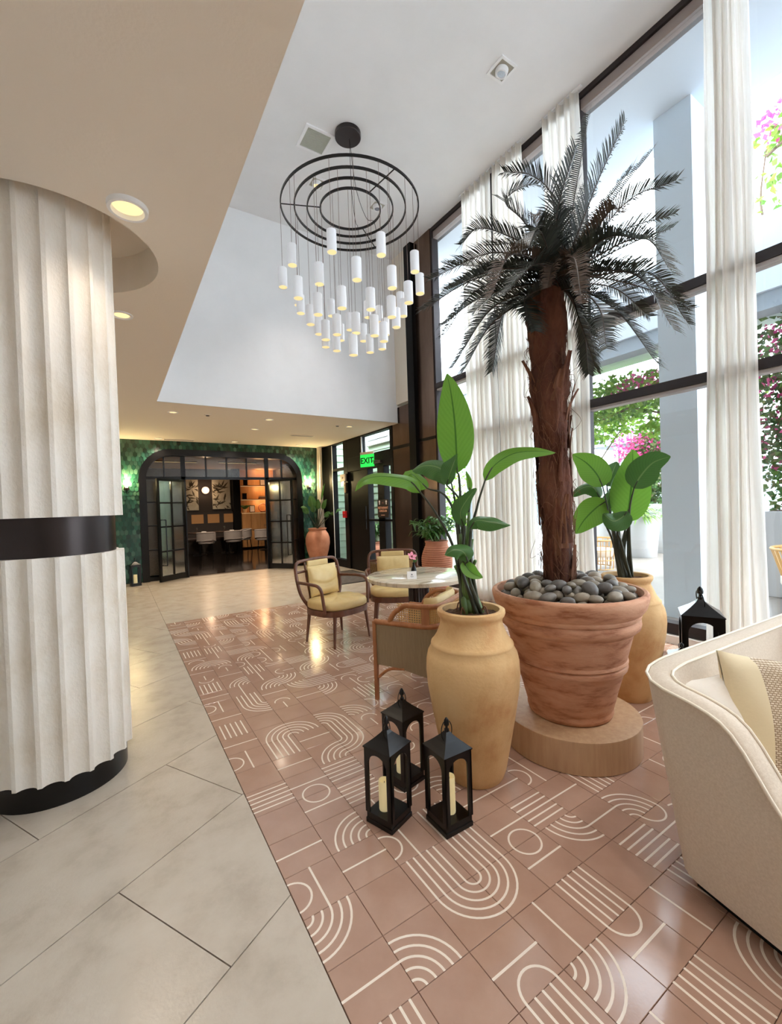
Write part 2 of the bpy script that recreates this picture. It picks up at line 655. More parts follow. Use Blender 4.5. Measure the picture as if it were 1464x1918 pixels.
def tile_mesh(kind):
    g = G()
    h, e = T / 2 - 0.0009, 0.0011
    vs = [(-h, -h, -0.012), (h, -h, -0.012), (h, h, -0.012), (-h, h, -0.012), (-h, -h, -e), (h, -h, -e), (h, h, -e), (-h, h, -e),
          (-h + e, -h + e, 0), (h - e, -h + e, 0), (h - e, h - e, 0), (-h + e, h - e, 0)]
    g.add(vs, [(0, 1, 5, 4), (1, 2, 6, 5), (2, 3, 7, 6), (3, 0, 4, 7), (4, 5, 9, 8), (5, 6, 10, 9), (6, 7, 11, 10), (7, 4, 8, 11), (8, 9, 10, 11)])
    if kind == 'L':                         # one line along X through the middle
        strip_line(g, 0, 0.5, 1, 0.5)
    elif kind == 'F':                       # five lines along X
        for k in range(1, 6):
            strip_line(g, 0, k / 6, 1, k / 6)
    elif kind == 'A':                       # five quarter arcs around the south-west corner
        for k in range(1, 6):
            strip_arc(g, 0, 0, k / 6, 0, pi / 2, 12)
    elif kind == 'E':                       # half circle on the west side, line parallel to that side
        strip_arc(g, 0, 0.5, 1 / 3, -pi / 2, pi / 2, 16)
        strip_line(g, 0.5, 0, 0.5, 1)
    elif kind == 'H':                       # half line and open arc
        strip_line(g, 0.5, 0.5, 0.5, 1)
        strip_arc(g, 0.5, 0.45, 0.28, -pi, 0, 14)
    return g


TG = {k: tile_mesh(k) for k in 'BLFAEH'}
TM = {k: TG[k].mesh('cement_tile_' + k, [MT['cement'], MT['inlay']]) for k in TG}
# what the photograph shows, tile by tile: (column, row): (design, quarter turns)
LAY = {(0, 0): 'L0', (1, 0): 'A0', (0, 1): 'A3', (0, 2): 'E0', (0, 3): 'L0', (0, 4): 'B0', (1, 1): 'B0', (1, 2): 'L0', (2, 2): 'E0', (1, 3): 'A1',
       (2, 1): 'F1', (2, 0): 'A2', (3, 1): 'F1', (3, 0): 'A3', (3, 2): 'F1', (5, 0): 'A2', (4, 0): 'E3', (4, 1): 'E1', (5, 1): 'F0', (6, 0): 'L0', (7, 0): 'A0',
       (6, -1): 'F0', (5, -1): 'B0', (4, -1): 'F1', (3, -1): 'L1', (3, -2): 'A3', (4, -2): 'E3', (5, -2): 'L1', (5, -3): 'A1', (4, -3): 'F1', (2, -1): 'E1',
       (2, -2): 'F1', (1, -1): 'B0', (0, -1): 'F1', (1, 4): 'E3', (1, 5): 'E1', (0, 5): 'F0', (0, 6): 'B0', (0, 7): 'E0', (0, 8): 'L0', (0, 9): 'F1', (0, 10): 'L0',
       (0, 11): 'E0', (0, 12): 'L0', (0, 13): 'F1', (0, 14): 'H0', (0, 15): 'L0', (1, 6): 'L0', (1, 7): 'F1', (1, 8): 'A1', (2, 8): 'A0', (1, 9): 'B0', (2, 4): 'F0',
       (2, 5): 'F0', (2, 6): 'A1', (2, 7): 'L0', (1, 10): 'A2', (1, 11): 'F1', (2, 9): 'B0', (3, 3): 'E3', (2, 3): 'L1', (4, 2): 'L0', (4, 3): 'A0', (5, 2): 'L0', (6, 1): 'L0',
       (6, 2): 'E0', (7, 1): 'F1', (7, -1): 'E3', (8, 0): 'B0', (8, 1): 'F0', (2, 10): 'H2', (2, 11): 'L0', (3, 8): 'A0', (3, 7): 'F1', (3, 9): 'B0', (0, 16): 'A1', (1, 16): 'A0', (0, 17): 'E1',
       (0, 18): 'F1', (0, 19): 'L0', (0, 20): 'A2', (6, 5): 'B0', (3, 10): 'L0', (3, 11): 'A2', (4, 11): 'F0'}
rt = random.Random(11)
cells = []
for i in range(0, 21):
    for j in range(-22, 26):
        x, y = X0 + (i + 0.5) * T, Y0 + (j + 0.5) * T
        if x > WX + 0.05:
            continue
        k = LAY.get((i, j)) or rt.choice('LLFFAAAEEHB') + str(rt.randrange(4))
        d = sqrt(x * x + y * y) + (6 if y < 0.25 * x - 0.2 else 0)
        cells.append((d, x, y, k))
cells.sort()
rest = G()
for n_, (d, x, y, k) in enumerate(cells):
    a = int(k[1]) * pi / 2
    if n_ < 300:
        inst('cement_tile', TM[k[0]], floor, (x, y, 0), (0, 0, a))
    else:
        t_ = TG[k[0]]
        R = Matrix.Rotation(a, 3, 'Z')
        o_ = len(rest.v)
        rest.v += [tuple(R @ V(p) + V((x, y, 0))) for p in t_.v]
        rest.f += [tuple(i + o_ for i in f) for f in t_.f]
        rest.m += t_.m
stuff(rest.build('cement_tiles_far', [MT['cement'], MT['inlay']], floor))

# --- ceilings: low one with a round recess about the column, high one over the void
g = G()
RC, RR, N = (-0.25, 3.13), 0.54, 64
sq = 0.75
ring_i, ring_o = [], []
for k in range(N):
    a = 2 * pi * k / N + pi / 4
    ring_i.append((RC[0] + RR * cos(a), RC[1] + RR * sin(a)))
    m_ = sq / max(abs(cos(a)), abs(sin(a)))
    ring_o.append((RC[0] + m_ * cos(a), RC[1] + m_ * sin(a)))
vs = [(p[0], p[1], LOW) for p in ring_i] + [(p[0], p[1], LOW) for p in ring_o] + [(p[0], p[1], LOW + 0.24) for p in ring_i]
fs = [(k, (k + 1) % N, N + (k + 1) % N, N + k) for k in range(N)] + [(k, 2 * N + k, 2 * N + (k + 1) % N, (k + 1) % N) for k in range(N)]
fs.append(tuple(2 * N + k for k in range(N)))
g.add(vs, fs)
xa, xb, ya, yb = RC[0] - sq, RC[0] + sq, RC[1] - sq, RC[1] + sq
XE = 0.545


def flat(x0, y0, x1, y1, z):
    g.add([(x0, y0, z), (x1, y0, z), (x1, y1, z), (x0, y1, z)], [(3, 2, 1, 0)])


flat(-3, -4, xa, YV, LOW)
flat(xb, -4, XE, YV, LOW)
flat(xa, -4, xb, ya, LOW)
flat(xa, yb, xb, YV, LOW)
flat(-3, YV, WX + 0.1, YB + 0.1, LOW)
g.lohi((-3.1, -4.1, LOW + 0.26), (XE - 0.06, YV, LOW + 0.4))
g.lohi((-3.1, YV + 0.06, LOW + 0.26), (WX + 0.1, YB + 0.2, LOW + 0.4))
low_ceiling = struct(g.build('ceiling_low', MT['lowceil']))
struct(G().lohi((XE - 0.15, -4.1, HIGH), (WX + 0.25, YV + 0.15, HIGH + 0.2)).build('ceiling_high', MT['plaster']))
struct(G().lohi((XE - 0.12, -4.1, LOW + 0.004), (XE, YV + 0.12, HIGH)).build('wall_void_left', MT['plaster']))
struct(G().lohi((XE, YV, LOW + 0.004), (WX - 0.03, YV + 0.12, HIGH)).build('wall_void_end', MT['plaster']))
struct(G().lohi((-3.12, -4.1, -0.1), (-3.0, YB, LOW + 0.3)).build('wall_left', MT['plaster']))
struct(G().lohi((-3.12, -4.12, -0.1), (WX + 0.2, -4.0, HIGH + 0.1)).build('wall_rear', MT['plaster']))
# drywall return between end wall and black post, above the bronze
struct(G().lohi((WX - 0.05, 6.40, 3.34), (WX + 0.12, YV + 0.1, HIGH)).build('wall_void_return', mat('return_plaster', S(226, 216, 200), 0.85)))

# --- window wall: bays of three panes
edges = [5.70, 4.34, 2.98, 1.62, 0.26, -1.10, -2.46, -3.85]
for n_ in range(len(edges) - 1):
    y1, y0 = edges[n_], edges[n_ + 1]
    r = sroot('window_%d' % (n_ + 1))
    G().lohi((WX, y0 - 0.03, 0.09), (WX + 0.13, y0 + 0.03, HIGH)).build('mullion', MT['frame'], r)
    if n_ == 0:
        G().lohi((WX, y1 - 0.04, 0.09), (WX + 0.13, y1, HIGH)).build('jamb', MT['frame'], r)
    for z in (2.53, 3.42):
        tr = G().lohi((WX, y0 + 0.03, z - 0.045), (WX + 0.13, y1 - 0.03, z + 0.045)).build('transom', MT['frame'], r)
        G().lohi((WX + 0.015, y0 + 0.03, z - 0.075), (WX + 0.12, y1 - 0.03, z - 0.046)).build('ledge', MT['framel'], tr)
    hd = G().lohi((WX, y0 + 0.03, HIGH - 0.06), (WX + 0.13, y1 - 0.03, HIGH)).build('head', MT['frame'], r)
    G().lohi((WX + 0.03, y0 + 0.03, HIGH - 0.17), (WX + 0.12, y1 - 0.03, HIGH - 0.061)).build('ledge', mat('head_ledge', S(150, 136, 130), 0.5) if n_ == 0 else bpy.data.materials['head_ledge'], hd)
    G().lohi((WX, y0 + 0.03, 0.08), (WX + 0.13, y1 - 0.03, 0.19)).build('bottom_rail', MT['frame'], r)
    for z0, z1 in ((0.19, 2.455), (2.575, 3.345), (3.465, HIGH - 0.17)):
        G().lohi((WX + 0.06, y0 + 0.03, z0), (WX + 0.066, y1 - 0.03, z1)).build('pane', MT['pane'], r)
struct(G().lohi((WX - 0.05, -4, -0.05), (WX + 0.2, 6.15, 0.08)).build('baseboard_right', mat('white_curb', S(232, 228, 222), 0.5)))

# --- bronze clad pier and black post between the windows and the doors
r = sroot('trim_1', 'bronze clad pier between tall windows and entrance doors')
G().lohi((WX - 0.01, 5.70, 0.0), (WX + 0.16, 6.16, HIGH)).build('bronze_panel', MT['bronze'], r)
G().lohi((WX - 0.01, 6.36, 0.0), (WX + 0.16, 7.03, 3.3)).build('bronze_panel', MT['bronze'], r)
G().lohi((WX - 0.09, 6.16, 0.0), (WX + 0.16, 6.36, HIGH)).build('post', MT['blackmatte'], r)
G().lohi((WX - 0.02, 6.36, 2.52), (WX + 0.1, 7.03, 2.58)).build('joint_bar', MT['black'], r)
G().lohi((WX - 0.02, 5.70, 2.55), (WX + 0.1, 6.16, 2.60)).build('joint_bar', MT['black'], r)

# --- entrance doors in the same wall, beyond the pier
dr = sroot('door_1', 'black framed glass entrance doors with transom and sidelight')


def bar(y0, y1, z0, z1, x0=WX - 0.02, x1=WX + 0.12, name='frame_bar', m='blackmatte', p=None):
    return G().lohi((x0, y0, z0), (x1, y1, z1)).build(name, MT[m], p or dr, bevel=0.004, seg=1)


bar(7.03, 7.13, 0, LOW)
bar(7.13, 8.98, 2.25, 2.56)
bar(7.03, 10.40, 2.97, 3.02)
bar(8.04, 8.30, 0, 2.25, name='door_stile')
bar(8.30, 8.98, 0, 2.25, WX + 0.01, WX + 0.07, name='door_leaf')
bar(8.34, 8.98, 2.56, LOW, name='header_panel')
bar(8.98, 9.18, 0, LOW)
bar(9.80, 10.40, 0, LOW)
bar(9.18, 9.80, 0, 0.18, name='bottom_rail')
bar(9.18, 9.80, 2.33, 2.39)
bar(7.39, 7.64, 0, 2.25, name='door_stile')
bar(7.13, 8.04, 0, 0.22, name='bottom_rail')
bar(7.13, 8.04, 1.13, 1.17, name='push_bar', m='black')
G().tube([(WX - 0.06, 8.10, 0.95), (WX - 0.06, 8.10, 1.45)], 0.012).build('door_handle', MT['black'], dr)
for y0, y1, z0, z1 in ((7.13, 7.39, 0.22, 2.25), (7.64, 8.04, 0.22, 2.25), (9.18, 9.80, 0.18, 2.33), (9.18, 9.80, 2.39, 2.97), (7.13, 8.34, 2.56, 2.97)):
    G().lohi((WX + 0.05, y0, z0), (WX + 0.056, y1, z1)).build('pane', MT['pane'], dr)
G().lohi((WX + 0.0, 8.30, 2.56), (WX + 0.02, 8.34, 2.97)).build('pane_edge', MT['white'], dr)
G().lohi((WX - 0.025, 9.78, 0.18), (WX - 0.018, 9.805, 2.97)).build('pane_edge', MT['white'], dr)

# --- green fish-scale wall with the arched opening
g = G()
WT = YB + 0.25
g.lohi((-3, YB, 0), (0.46, WT, LOW + 0.2))
g.lohi((3.99, YB, 0), (WX + 0.1, WT, LOW + 0.2))
g.lohi((0.46, YB, 2.80), (3.99, WT, LOW + 0.2))
# fillets that round the two upper corners
for sx, cx in ((-1, 0.46 + 0.62), (1, 3.99 - 0.62)):
    pts = [(cx + sx * 0.62, 2.80)] + [(cx + sx * 0.62 * cos(a), 2.18 + 0.62 * sin(a)) for a in [pi / 2 * k / 12 for k in range(13)]]
    n_ = len(pts)
    vs = [(p[0], YB, p[1]) for p in pts] + [(p[0], WT, p[1]) for p in pts]
    fs = [tuple(range(n_)), tuple(reversed(range(n_, 2 * n_)))] + [(k, n_ + k, n_ + (k + 1) % n_, (k + 1) % n_) for k in range(n_)]
    g.add(vs, fs)
wall_back = struct(g.build('wall_back', mat('green_wall', S(20, 52, 40), 0.6)))
sc = G()
for j in range(34):
    for i in range(-14, 66):
        x = 0.0 + (i + 0.5 * (j % 2)) * 0.072
        z = 0.02 + j * 0.09
        if x < -1.0 or x > WX - 0.24 or z > LOW - 0.09:
            continue
        zc = z + 0.05
        inside = 0.46 < x < 3.99 and zc < 2.78
        if inside and zc > 2.18:
            for cx in (1.08, 3.37):
                if (x - cx) * (-1 if cx < 2 else 1) > 0 and (x - cx) ** 2 + (zc - 2.18) ** 2 > 0.62 ** 2:
                    inside = False
        if inside:
            continue
        h = 0.0335
        o = -0.012
        out = [(x - h, z + 0.118), (x - h, z + 0.035), (x - h * 0.72, z + 0.012), (x, z), (x + h * 0.72, z + 0.012), (x + h, z + 0.035), (x + h, z + 0.118)]
        vs = [(px, YB - (0.020 - 0.016 * (pz - z) / 0.118), pz) for px, pz in out] + [(px, YB - 0.001, pz) for px, pz in out]
        sc.add(vs, [tuple(range(7))] + [(k, 7 + k, 8 + k, k + 1) for k in range(6)])
GREENS = [S(20, 54, 44), S(32, 78, 64), S(52, 104, 86), S(24, 62, 52), S(80, 124, 104), S(15, 44, 37)]
stuff(sc.build('scallop_tiles', island_mat('glazed_scallop', GREENS, 0.25), wall_back))

# arch frame and glazed screen
ar = sroot('door_2', 'black steel arched screen with two open glazed doors to the dining room')


def arch_path(x0, x1, top, rad, n=12):
    P = [(x0, 0)]
    P += [(x0 + rad - rad * cos(pi / 2 * k / n), top - rad + rad * sin(pi / 2 * k / n)) for k in range(n + 1)]
    P += [(x1 - rad + rad * sin(pi / 2 * k / n), top - rad + rad * cos(pi / 2 * k / n)) for k in range(n + 1)]
    P += [(x1, 0)]
    return P


o_, i_ = arch_path(0.44, 4.01, 2.82, 0.64), arch_path(0.575, 3.875, 2.68, 0.50)
g = G()
n_ = len(o_)
vs = [(p[0], YB - 0.06, p[1]) for p in o_] + [(p[0], YB - 0.06, p[1]) for p in i_] + [(p[0], YB + 0.2, p[1]) for p in o_] + [(p[0], YB + 0.2, p[1]) for p in i_]
fs = []
for k in range(n_ - 1):
    fs += [(k, n_ + k, n_ + k + 1, k + 1), (n_ + k, 3 * n_ + k, 3 * n_ + k + 1, n_ + k + 1), (2 * n_ + k + 1, 2 * n_ + k, k, k + 1), (2 * n_ + k, 2 * n_ + k + 1, 3 * n_ + k + 1, 3 * n_ + k)]
g.add(vs, fs)
g.build('arch_frame', MT['black'], ar)
MT['reed'] = glass('reeded_glass', 0.05, (0.80, 0.76, 0.68), 0.25)
MT['door_glass'] = glass('door_glass', 0.32, (0.72, 0.76, 0.76), 0.12)


def sbar(x0, x1, z0, z1, p=ar, name='muntin'):
    return G().lohi((x0, YB + 0.02, z0), (x1, YB + 0.07, z1)).build(name, MT['black'], p)


sbar(0.57, 3.88, 2.17, 2.23, name='transom')
for x0, x1 in ((1.25, 1.34), (3.10, 3.19)):
    sbar(x0, x1, 0, 2.68, name='door_post')
for x in (0.92, 1.77, 2.22, 2.67, 3.52):
    sbar(x - 0.015, x + 0.015, 2.2, 2.68)
for x0, x1 in ((0.575, 1.25), (3.19, 3.875)):
    for z in (0.10, 0.66, 1.18, 1.68):
        sbar(x0, x1, z - 0.015, z + 0.015)
    sbar(x0, x1, 0, 0.12, name='bottom_rail')
    sbar((x0 + x1) / 2 - 0.015, (x0 + x1) / 2 + 0.015, 0.1, 2.2)
    G().lohi((x0, YB + 0.04, 0.12), (x1, YB + 0.045, 2.17)).build('pane', MT['reed'], ar)
xs = [0.58, 0.92, 1.25, 1.34, 1.77, 2.22, 2.67, 3.10, 3.19, 3.52, 3.87]
for a, b in zip(xs, xs[1:]):
    top = 2.67 if 0.95 < (a + b) / 2 < 3.4 else 2.56
    if a in (1.25, 3.10):
        continue
    G().lohi((a, YB + 0.04, 2.23), (b, YB + 0.045, top)).build('pane', MT['reed'], ar)


def leaf_door(hx, hy, fx, fy):
    """glazed leaf from its hinge to its free edge"""
    L = sqrt((fx - hx) ** 2 + (fy - hy) ** 2)
    d = bpy.data.objects.new('glazed_door_leaf', None)
    C.objects.link(d)
    d.parent = ar
    d.location = (hx, hy, 0)
    d.rotation_euler = (0, 0, atan2(fy - hy, fx - hx))
    g = G()
    for x0, x1, z0, z1 in ((0, 0.05, 0.02, 2.16), (L - 0.05, L, 0.02, 2.16), (0, L, 2.11, 2.16), (0, L, 0.02, 0.14), (L / 2 - 0.012, L / 2 + 0.012, 0.1, 2.12),
                           (0, L, 0.63, 0.66), (0, L, 1.14, 1.17), (0, L, 1.64, 1.67)):
        g.lohi((x0, -0.022, z0), (x1, 0.022, z1))
    g.build('leaf_frame', MT['black'], d)
    for x0, x1 in ((0.05, L / 2 - 0.012), (L / 2 + 0.012, L - 0.05)):
        for z0, z1 in ((0.14, 0.63), (0.66, 1.14), (1.17, 1.64), (1.67, 2.11)):
            G().lohi((x0, -0.004, z0), (x1, 0.004, z1)).build('pane', MT['door_glass'], d)
    g = G()
    for s_ in (-1, 1):
        g.tube(round_path([(L - 0.13, s_ * 0.02, 1.3), (L - 0.13, s_ * 0.08, 1.3), (L - 0.13, s_ * 0.08, 0.35), (L - 0.13, s_ * 0.02, 0.35)], 0.01, 2), 0.011, 6)
    g.build('handle', MT['black'], d)


leaf_door(1.30, YB + 0.0, 0.73, 10.00)
leaf_door(3.14, YB + 0.0, 3.56, 9.86)

# --- dining room beyond the arch
DX0, DX1, DY = -1.5, 5.36, 17.0
dark = mat('dark_panel', S(44, 34, 28), 0.6)
struct(G().lohi((DX0, WT, -0.2), (DX1, DY, -0.004)).build('floor_dining', mat('black_gloss_floor', S(22, 17, 15), 0.12, coat=0.4)))
struct(G().lohi((DX0, WT, LOW), (DX1, DY, LOW + 0.15)).build('ceiling_dining', mat('taupe_ceiling', S(190, 156, 126), 0.8)))
struct(G().lohi((DX0, DY, -0.1), (DX1, DY + 0.12, LOW + 0.1)).build('wall_dining_end', dark))
struct(G().lohi((DX0 - 0.1, WT, -0.1), (DX0, DY, LOW + 0.1)).build('wall_dining_left', dark))
struct(G().lohi((DX1, WT, -0.1), (DX1 + 0.1, DY, LOW + 0.1)).build('wall_dining_right', dark))
struct(G().lohi((3.72, DY - 0.35, 0), (3.98, DY, LOW)).build('pillar_dining', MT['blackmatte']))

# --- outside: terrace floor, porch roof, posts, canopy, siding
struct(G().lohi((WX + 0.2, -8, -0.2), (30, 24, -0.01)).build('ground_terrace', MT['concrete']))
struct(G().lohi((WX + 0.25, -6, 5.95), (6.2, 7.6, 6.3)).build('roof_porch', MT['porch']))
for n_, y in enumerate((2.24, -3.2)):
    struct(G().lohi((5.6, y, -0.01), (5.98, y + 0.40, 5.95)).build('pillar_porch_%d' % (n_ + 1), mat('porch_post', S(218, 234, 246), 0.8) if n_ == 0 else bpy.data.materials['porch_post']))
struct(G().lohi((7.0, -6, 4.0), (8.5, 8.6, 4.95)).build('roof_canopy', MT['porch']))
struct(G().lohi((7.05, -6, 3.78), (7.35, 8.6, 4.0)).build('beam_canopy', mat('grey_beam', S(150, 160, 168), 0.7)))
struct(G().lohi((8.0, -6, 6.0), (12, 2.3, 6.35)).build('roof_far', mat('far_roof', S(214, 206, 222), 0.8)))
for n_, (x, y) in enumerate(((7.6, 7.9), (7.6, -2.6))):
    struct(G().lohi((x, y, -0.01), (x + 0.35, y + 0.35, 4.0)).build('pillar_canopy_%d' % (n_ + 1), MT['porch']))
struct(G().lohi((13.2, 6.45, 3.1), (15.4, 8.5, 3.6)).build('roof_pavilion', MT['far_white']))
struct(G().lohi((13.3, 7.3, -0.01), (13.7, 7.65, 3.1)).build('pillar_pavilion_1', MT['far_white']))
struct(G().lohi((14.5, 7.2, -0.01), (15.2, 7.9, 3.1)).build('pillar_pavilion_2', MT['far_white']))
struct(G().lohi((19, -8, -0.01), (19.3, 24, 2.6)).build('wall_garden', MT['far_white']))
wo = struct(G().lohi((5.62, 8.1, -0.1), (5.85, 10.75, 3.6)).build('wall_siding', mat('siding_back', S(70, 90, 74), 0.8)))


def board(L):
    bm_ = G()
    bm_.add([(0.012, 0, 0), (0.012, L, 0), (-0.018, L, 0), (-0.018, 0, 0), (0.012, 0, 0.172), (0.012, L, 0.172), (0.002, L, 0.172), (0.002, 0, 0.172)],
            [(3, 2, 1, 0), (4, 5, 6, 7), (0, 1, 5, 4), (1, 2, 6, 5), (2, 3, 7, 6), (3, 0, 4, 7)])
    return bm_.mesh('siding_board', MT['siding'])


bme, bmf = board(2.5), board(0.86)
for k in range(20):
    inst('siding_board', bme, wo, (5.605, 8.1, k * 0.178))
    inst('siding_board', bmf, wo, (5.60, 10.59, k * 0.178), (0, 0, pi / 2))
G().lohi((4.74, 10.61, -0.1), (5.62, 10.70, 3.6)).build('return_wall', bpy.data.materials['siding_back'], wo)
wf = G().lohi((5.50, 8.45, 2.98), (5.60, 9.75, 3.6)).build('window_casing', MT['white'], wo)
G().lohi((5.47, 8.6, 3.1), (5.50, 9.6, 3.5)).build('pane', mat('pale_blind', S(226, 236, 240), 0.4), wf)
w3 = struct(G().lohi((13, 16.02, -0.1), (19, 16.3, 5.0)).build('wall_siding_far', bpy.data.materials['siding_back']))
bm3 = board(6)
for k in range(27):
    inst('siding_board', bm3, w3, (19, 16.0, k * 0.178), (0, 0, pi / 2))
struct(G().lohi((5.9, 16, -0.1), (11.5, 16.2, 5)).build('wall_siding_end', MT['far_white']))

# ================================================================== COLUMN
col = sroot('pillar_lobby', 'fluted travertine column with black base ring and black middle band')
CX, CY = -0.30, 3.03


def flute(z0, z1, R=0.342, n=20, d=0.030):
    g = G()
    prof = []
    for k in range(n):
        a0 = 2 * pi * (k + 0.38) / n
        for t in (0.0, 0.09, 0.18, 0.20, 0.30, 0.45, 0.6, 0.75, 0.88, 0.98):
            a = a0 + 2 * pi / n * t
            if t <= 0.18:
                q = R
            else:
                s_ = (t - 0.19) / 0.81
                q = R - d * (1 - (2 * s_ - 1) ** 2) ** 0.6
            prof.append((a, q))
    m = len(prof)
    vs = [(CX + q * cos(a), CY + q * sin(a), z) for z in (z0, z1) for a, q in prof]
    fs = [(k, (k + 1) % m, m + (k + 1) % m, m + k) for k in range(m)] + [tuple(reversed(range(m))), tuple(range(m, 2 * m))]
    g.add(vs, fs)
    return g


flute(0.125, 1.245).build('fluted_drum', MT['trav'], col, smooth=30)
flute(1.445, LOW + 0.235).build('fluted_drum', MT['trav'], col, smooth=30)
G().lathe([(0, 0.312), (0.126, 0.312)], 64, (CX, CY, 0)).build('base_ring', MT['black'], col, smooth=40)
G().lathe([(1.24, 0.300), (1.45, 0.300)], 64, (CX, CY, 0)).build('middle_band', mat('band_bronze', S(52, 44, 42), 0.3, metal=0.7), col, smooth=40)

# ================================================================== LIGHTS
LIT = []


def downlight(x, y, z, label, r=0.055, watt=SPOT_W, drop=0.0):
    t = thing('recessed_downlight', label, 'downlight', (x, y, z), 0, 'round downlights in the low ceiling')
    G().lathe([(0.0, r + 0.018), (-0.008 - drop, r + 0.016), (-0.008 - drop, r), (0.0, r - 0.006)], 32, cap0=False, cap1=False).build('trim_ring', MT['white'], t, smooth=40)
    G().lathe([(-0.001, 0.002), (-0.0015, r - 0.006)], 24, cap0=False, cap1=False).build('lens', MT['warm'], t)
    lamp('bulb', 'SPOT', (0, 0, -0.03 - drop), t, watt, size=0.05, angle=130, blend=0.8)
    return t


downlight(0.11, 2.54, LOW, 'large round downlight glowing in the ceiling beside the fluted column', 0.075, watt=5, drop=0.016)
downlight(0.10, 3.95, LOW, 'round downlight half hidden behind the fluted column', 0.06, watt=16)
for x, y, lb in ((0.81, 7.42, 'lit ceiling downlight nearest the lower left corner of the white void wall'),
                 (2.30, 7.41, 'lit ceiling downlight under the middle of the white void wall edge'),
                 (2.32, 8.40, 'lit ceiling downlight halfway from void wall to green wall'),
                 (2.33, 10.10, 'lit ceiling downlight above the middle of the black arch'),
                 (0.81, 10.15, 'lit ceiling downlight above the upper left of the black arch'),
                 (3.85, 10.10, 'lit ceiling downlight above the upper right of the black arch'),
                 (3.88, 7.46, 'lit ceiling downlight nearest the bronze pier and exit sign')):
    downlight(x, y, LOW, lb, 0.06)


def square_spot(x, y, label, on, tilt, watt=60):
    t = thing('square_spotlight', label, 'spotlight', (x, y, HIGH))
    g = G()
    for a, b, c, d in ((-0.115, -0.115, 0.115, -0.09), (-0.115, 0.09, 0.115, 0.115), (-0.115, -0.09, -0.09, 0.09), (0.09, -0.09, 0.115, 0.09)):
        g.lohi((a, b, -0.012), (c, d, 0.0))
    g.build('square_trim', MT['white'], t)
    G().lohi((-0.09, -0.09, -0.003), (0.09, 0.09, -0.001)).build('housing', mat('housing_grey', S(176, 172, 158), 0.7) if 'housing_grey' not in bpy.data.materials else bpy.data.materials['housing_grey'], t)
    G().lathe([(-0.005, 0.07), (-0.05, 0.062), (-0.055, 0.05), (-0.03, 0.03)], 24, cap0=False).build('lamp_head', MT['white'], t, smooth=40, rot=tilt)
    G().lathe([(-0.044, 0.002), (-0.045, 0.046)], 20, cap0=False, cap1=False).build('lens', MT['warm'] if on else mat('lens_grey', S(160, 166, 176), 0.1, metal=0.8), t, rot=tilt)
    if on:
        lamp('bulb', 'SPOT', (0, 0, -0.1), t, watt, size=0.12, angle=150 if watt > 100 else 80, col=(1, .95, .9))


square_spot(3.64, 3.21, 'unlit square recessed spotlight in the high white ceiling near the windows', False, (0.15, 0.1, 0))
square_spot(2.58, 5.69, 'lit square recessed spotlight seen through the left of the chandelier rings', True, (0, 0.1, 0))
square_spot(3.56, 5.67, 'square recessed spotlight seen through the right of the chandelier rings', False, (0, 0, 0))
for x, y, lb in ((1.5, 1.2, 'first along the low ceiling edge'), (1.5, -1.4, 'second along the low ceiling edge'), (3.2, -0.9, 'high above the sofa'),
                 (3.3, -3.0, 'nearest the rear corner of the windows'), (1.6, -3.2, 'last along the low ceiling edge')):
    square_spot(x, y, 'added fill spotlight in the white ceiling overhead, ' + lb, True, (0, 0, 0), FILL_W)  # fill lamps added out of view to brighten the interior
# square air grille
t = thing('air_grille', 'square white air vent in the high ceiling beside the chandelier canopy', 'vent', (2.28, 5.04, HIGH))
g = G()
for a, b, c, d in ((-0.185, -0.185, 0.185, -0.15), (-0.185, 0.15, 0.185, 0.185), (-0.185, -0.15, -0.15, 0.15), (0.15, -0.15, 0.185, 0.15)):
    g.lohi((a, b, -0.014), (c, d, 0))
g.build('vent_frame', MT['white'], t)
g = G()
for k in range(20):
    g.lohi((-0.15, -0.148 + k * 0.015, -0.010), (0.15, -0.140 + k * 0.015, -0.002))
stuff(g.build('vent_slats', mat('vent_grey', S(196, 198, 184), 0.7), t))
for x, y, w_, lb in ((3.43, 8.78, 0.5, 'slim rectangular vent in the low ceiling near the doors'), (1.21, 10.2, 0.6, 'slim rectangular vent in the low ceiling above the arch')):
    t = thing('linear_vent', lb, 'vent', (x, y, LOW))
    G().lohi((-w_ / 2, -0.07, -0.008), (w_ / 2, 0.07, 0)).build('vent_frame', MT['lowceil'], t)
    g = G()
    for k in range(5):
        g.lohi((-w_ / 2 + 0.015, -0.05 + k * 0.022, -0.011), (w_ / 2 - 0.015, -0.04 + k * 0.022, -0.008))
    stuff(g.build('vent_slats', MT['framel'], t))
for x, y, lb in ((1.31, 7.42, 'tiny ceiling sensor between the two left downlights'), (3.62, 7.45, 'tiny ceiling sensor beside the downlight nearest the doors')):
    t = thing('ceiling_sensor', lb, 'sensor', (x, y, LOW))
    G().lathe([(0, 0.05), (-0.012, 0.05)], 20).build('rim', MT['lowceil'], t)
    G().lathe([(-0.012, 0.03), (-0.02, 0.026)], 16).build('eye', MT['frame'], t)

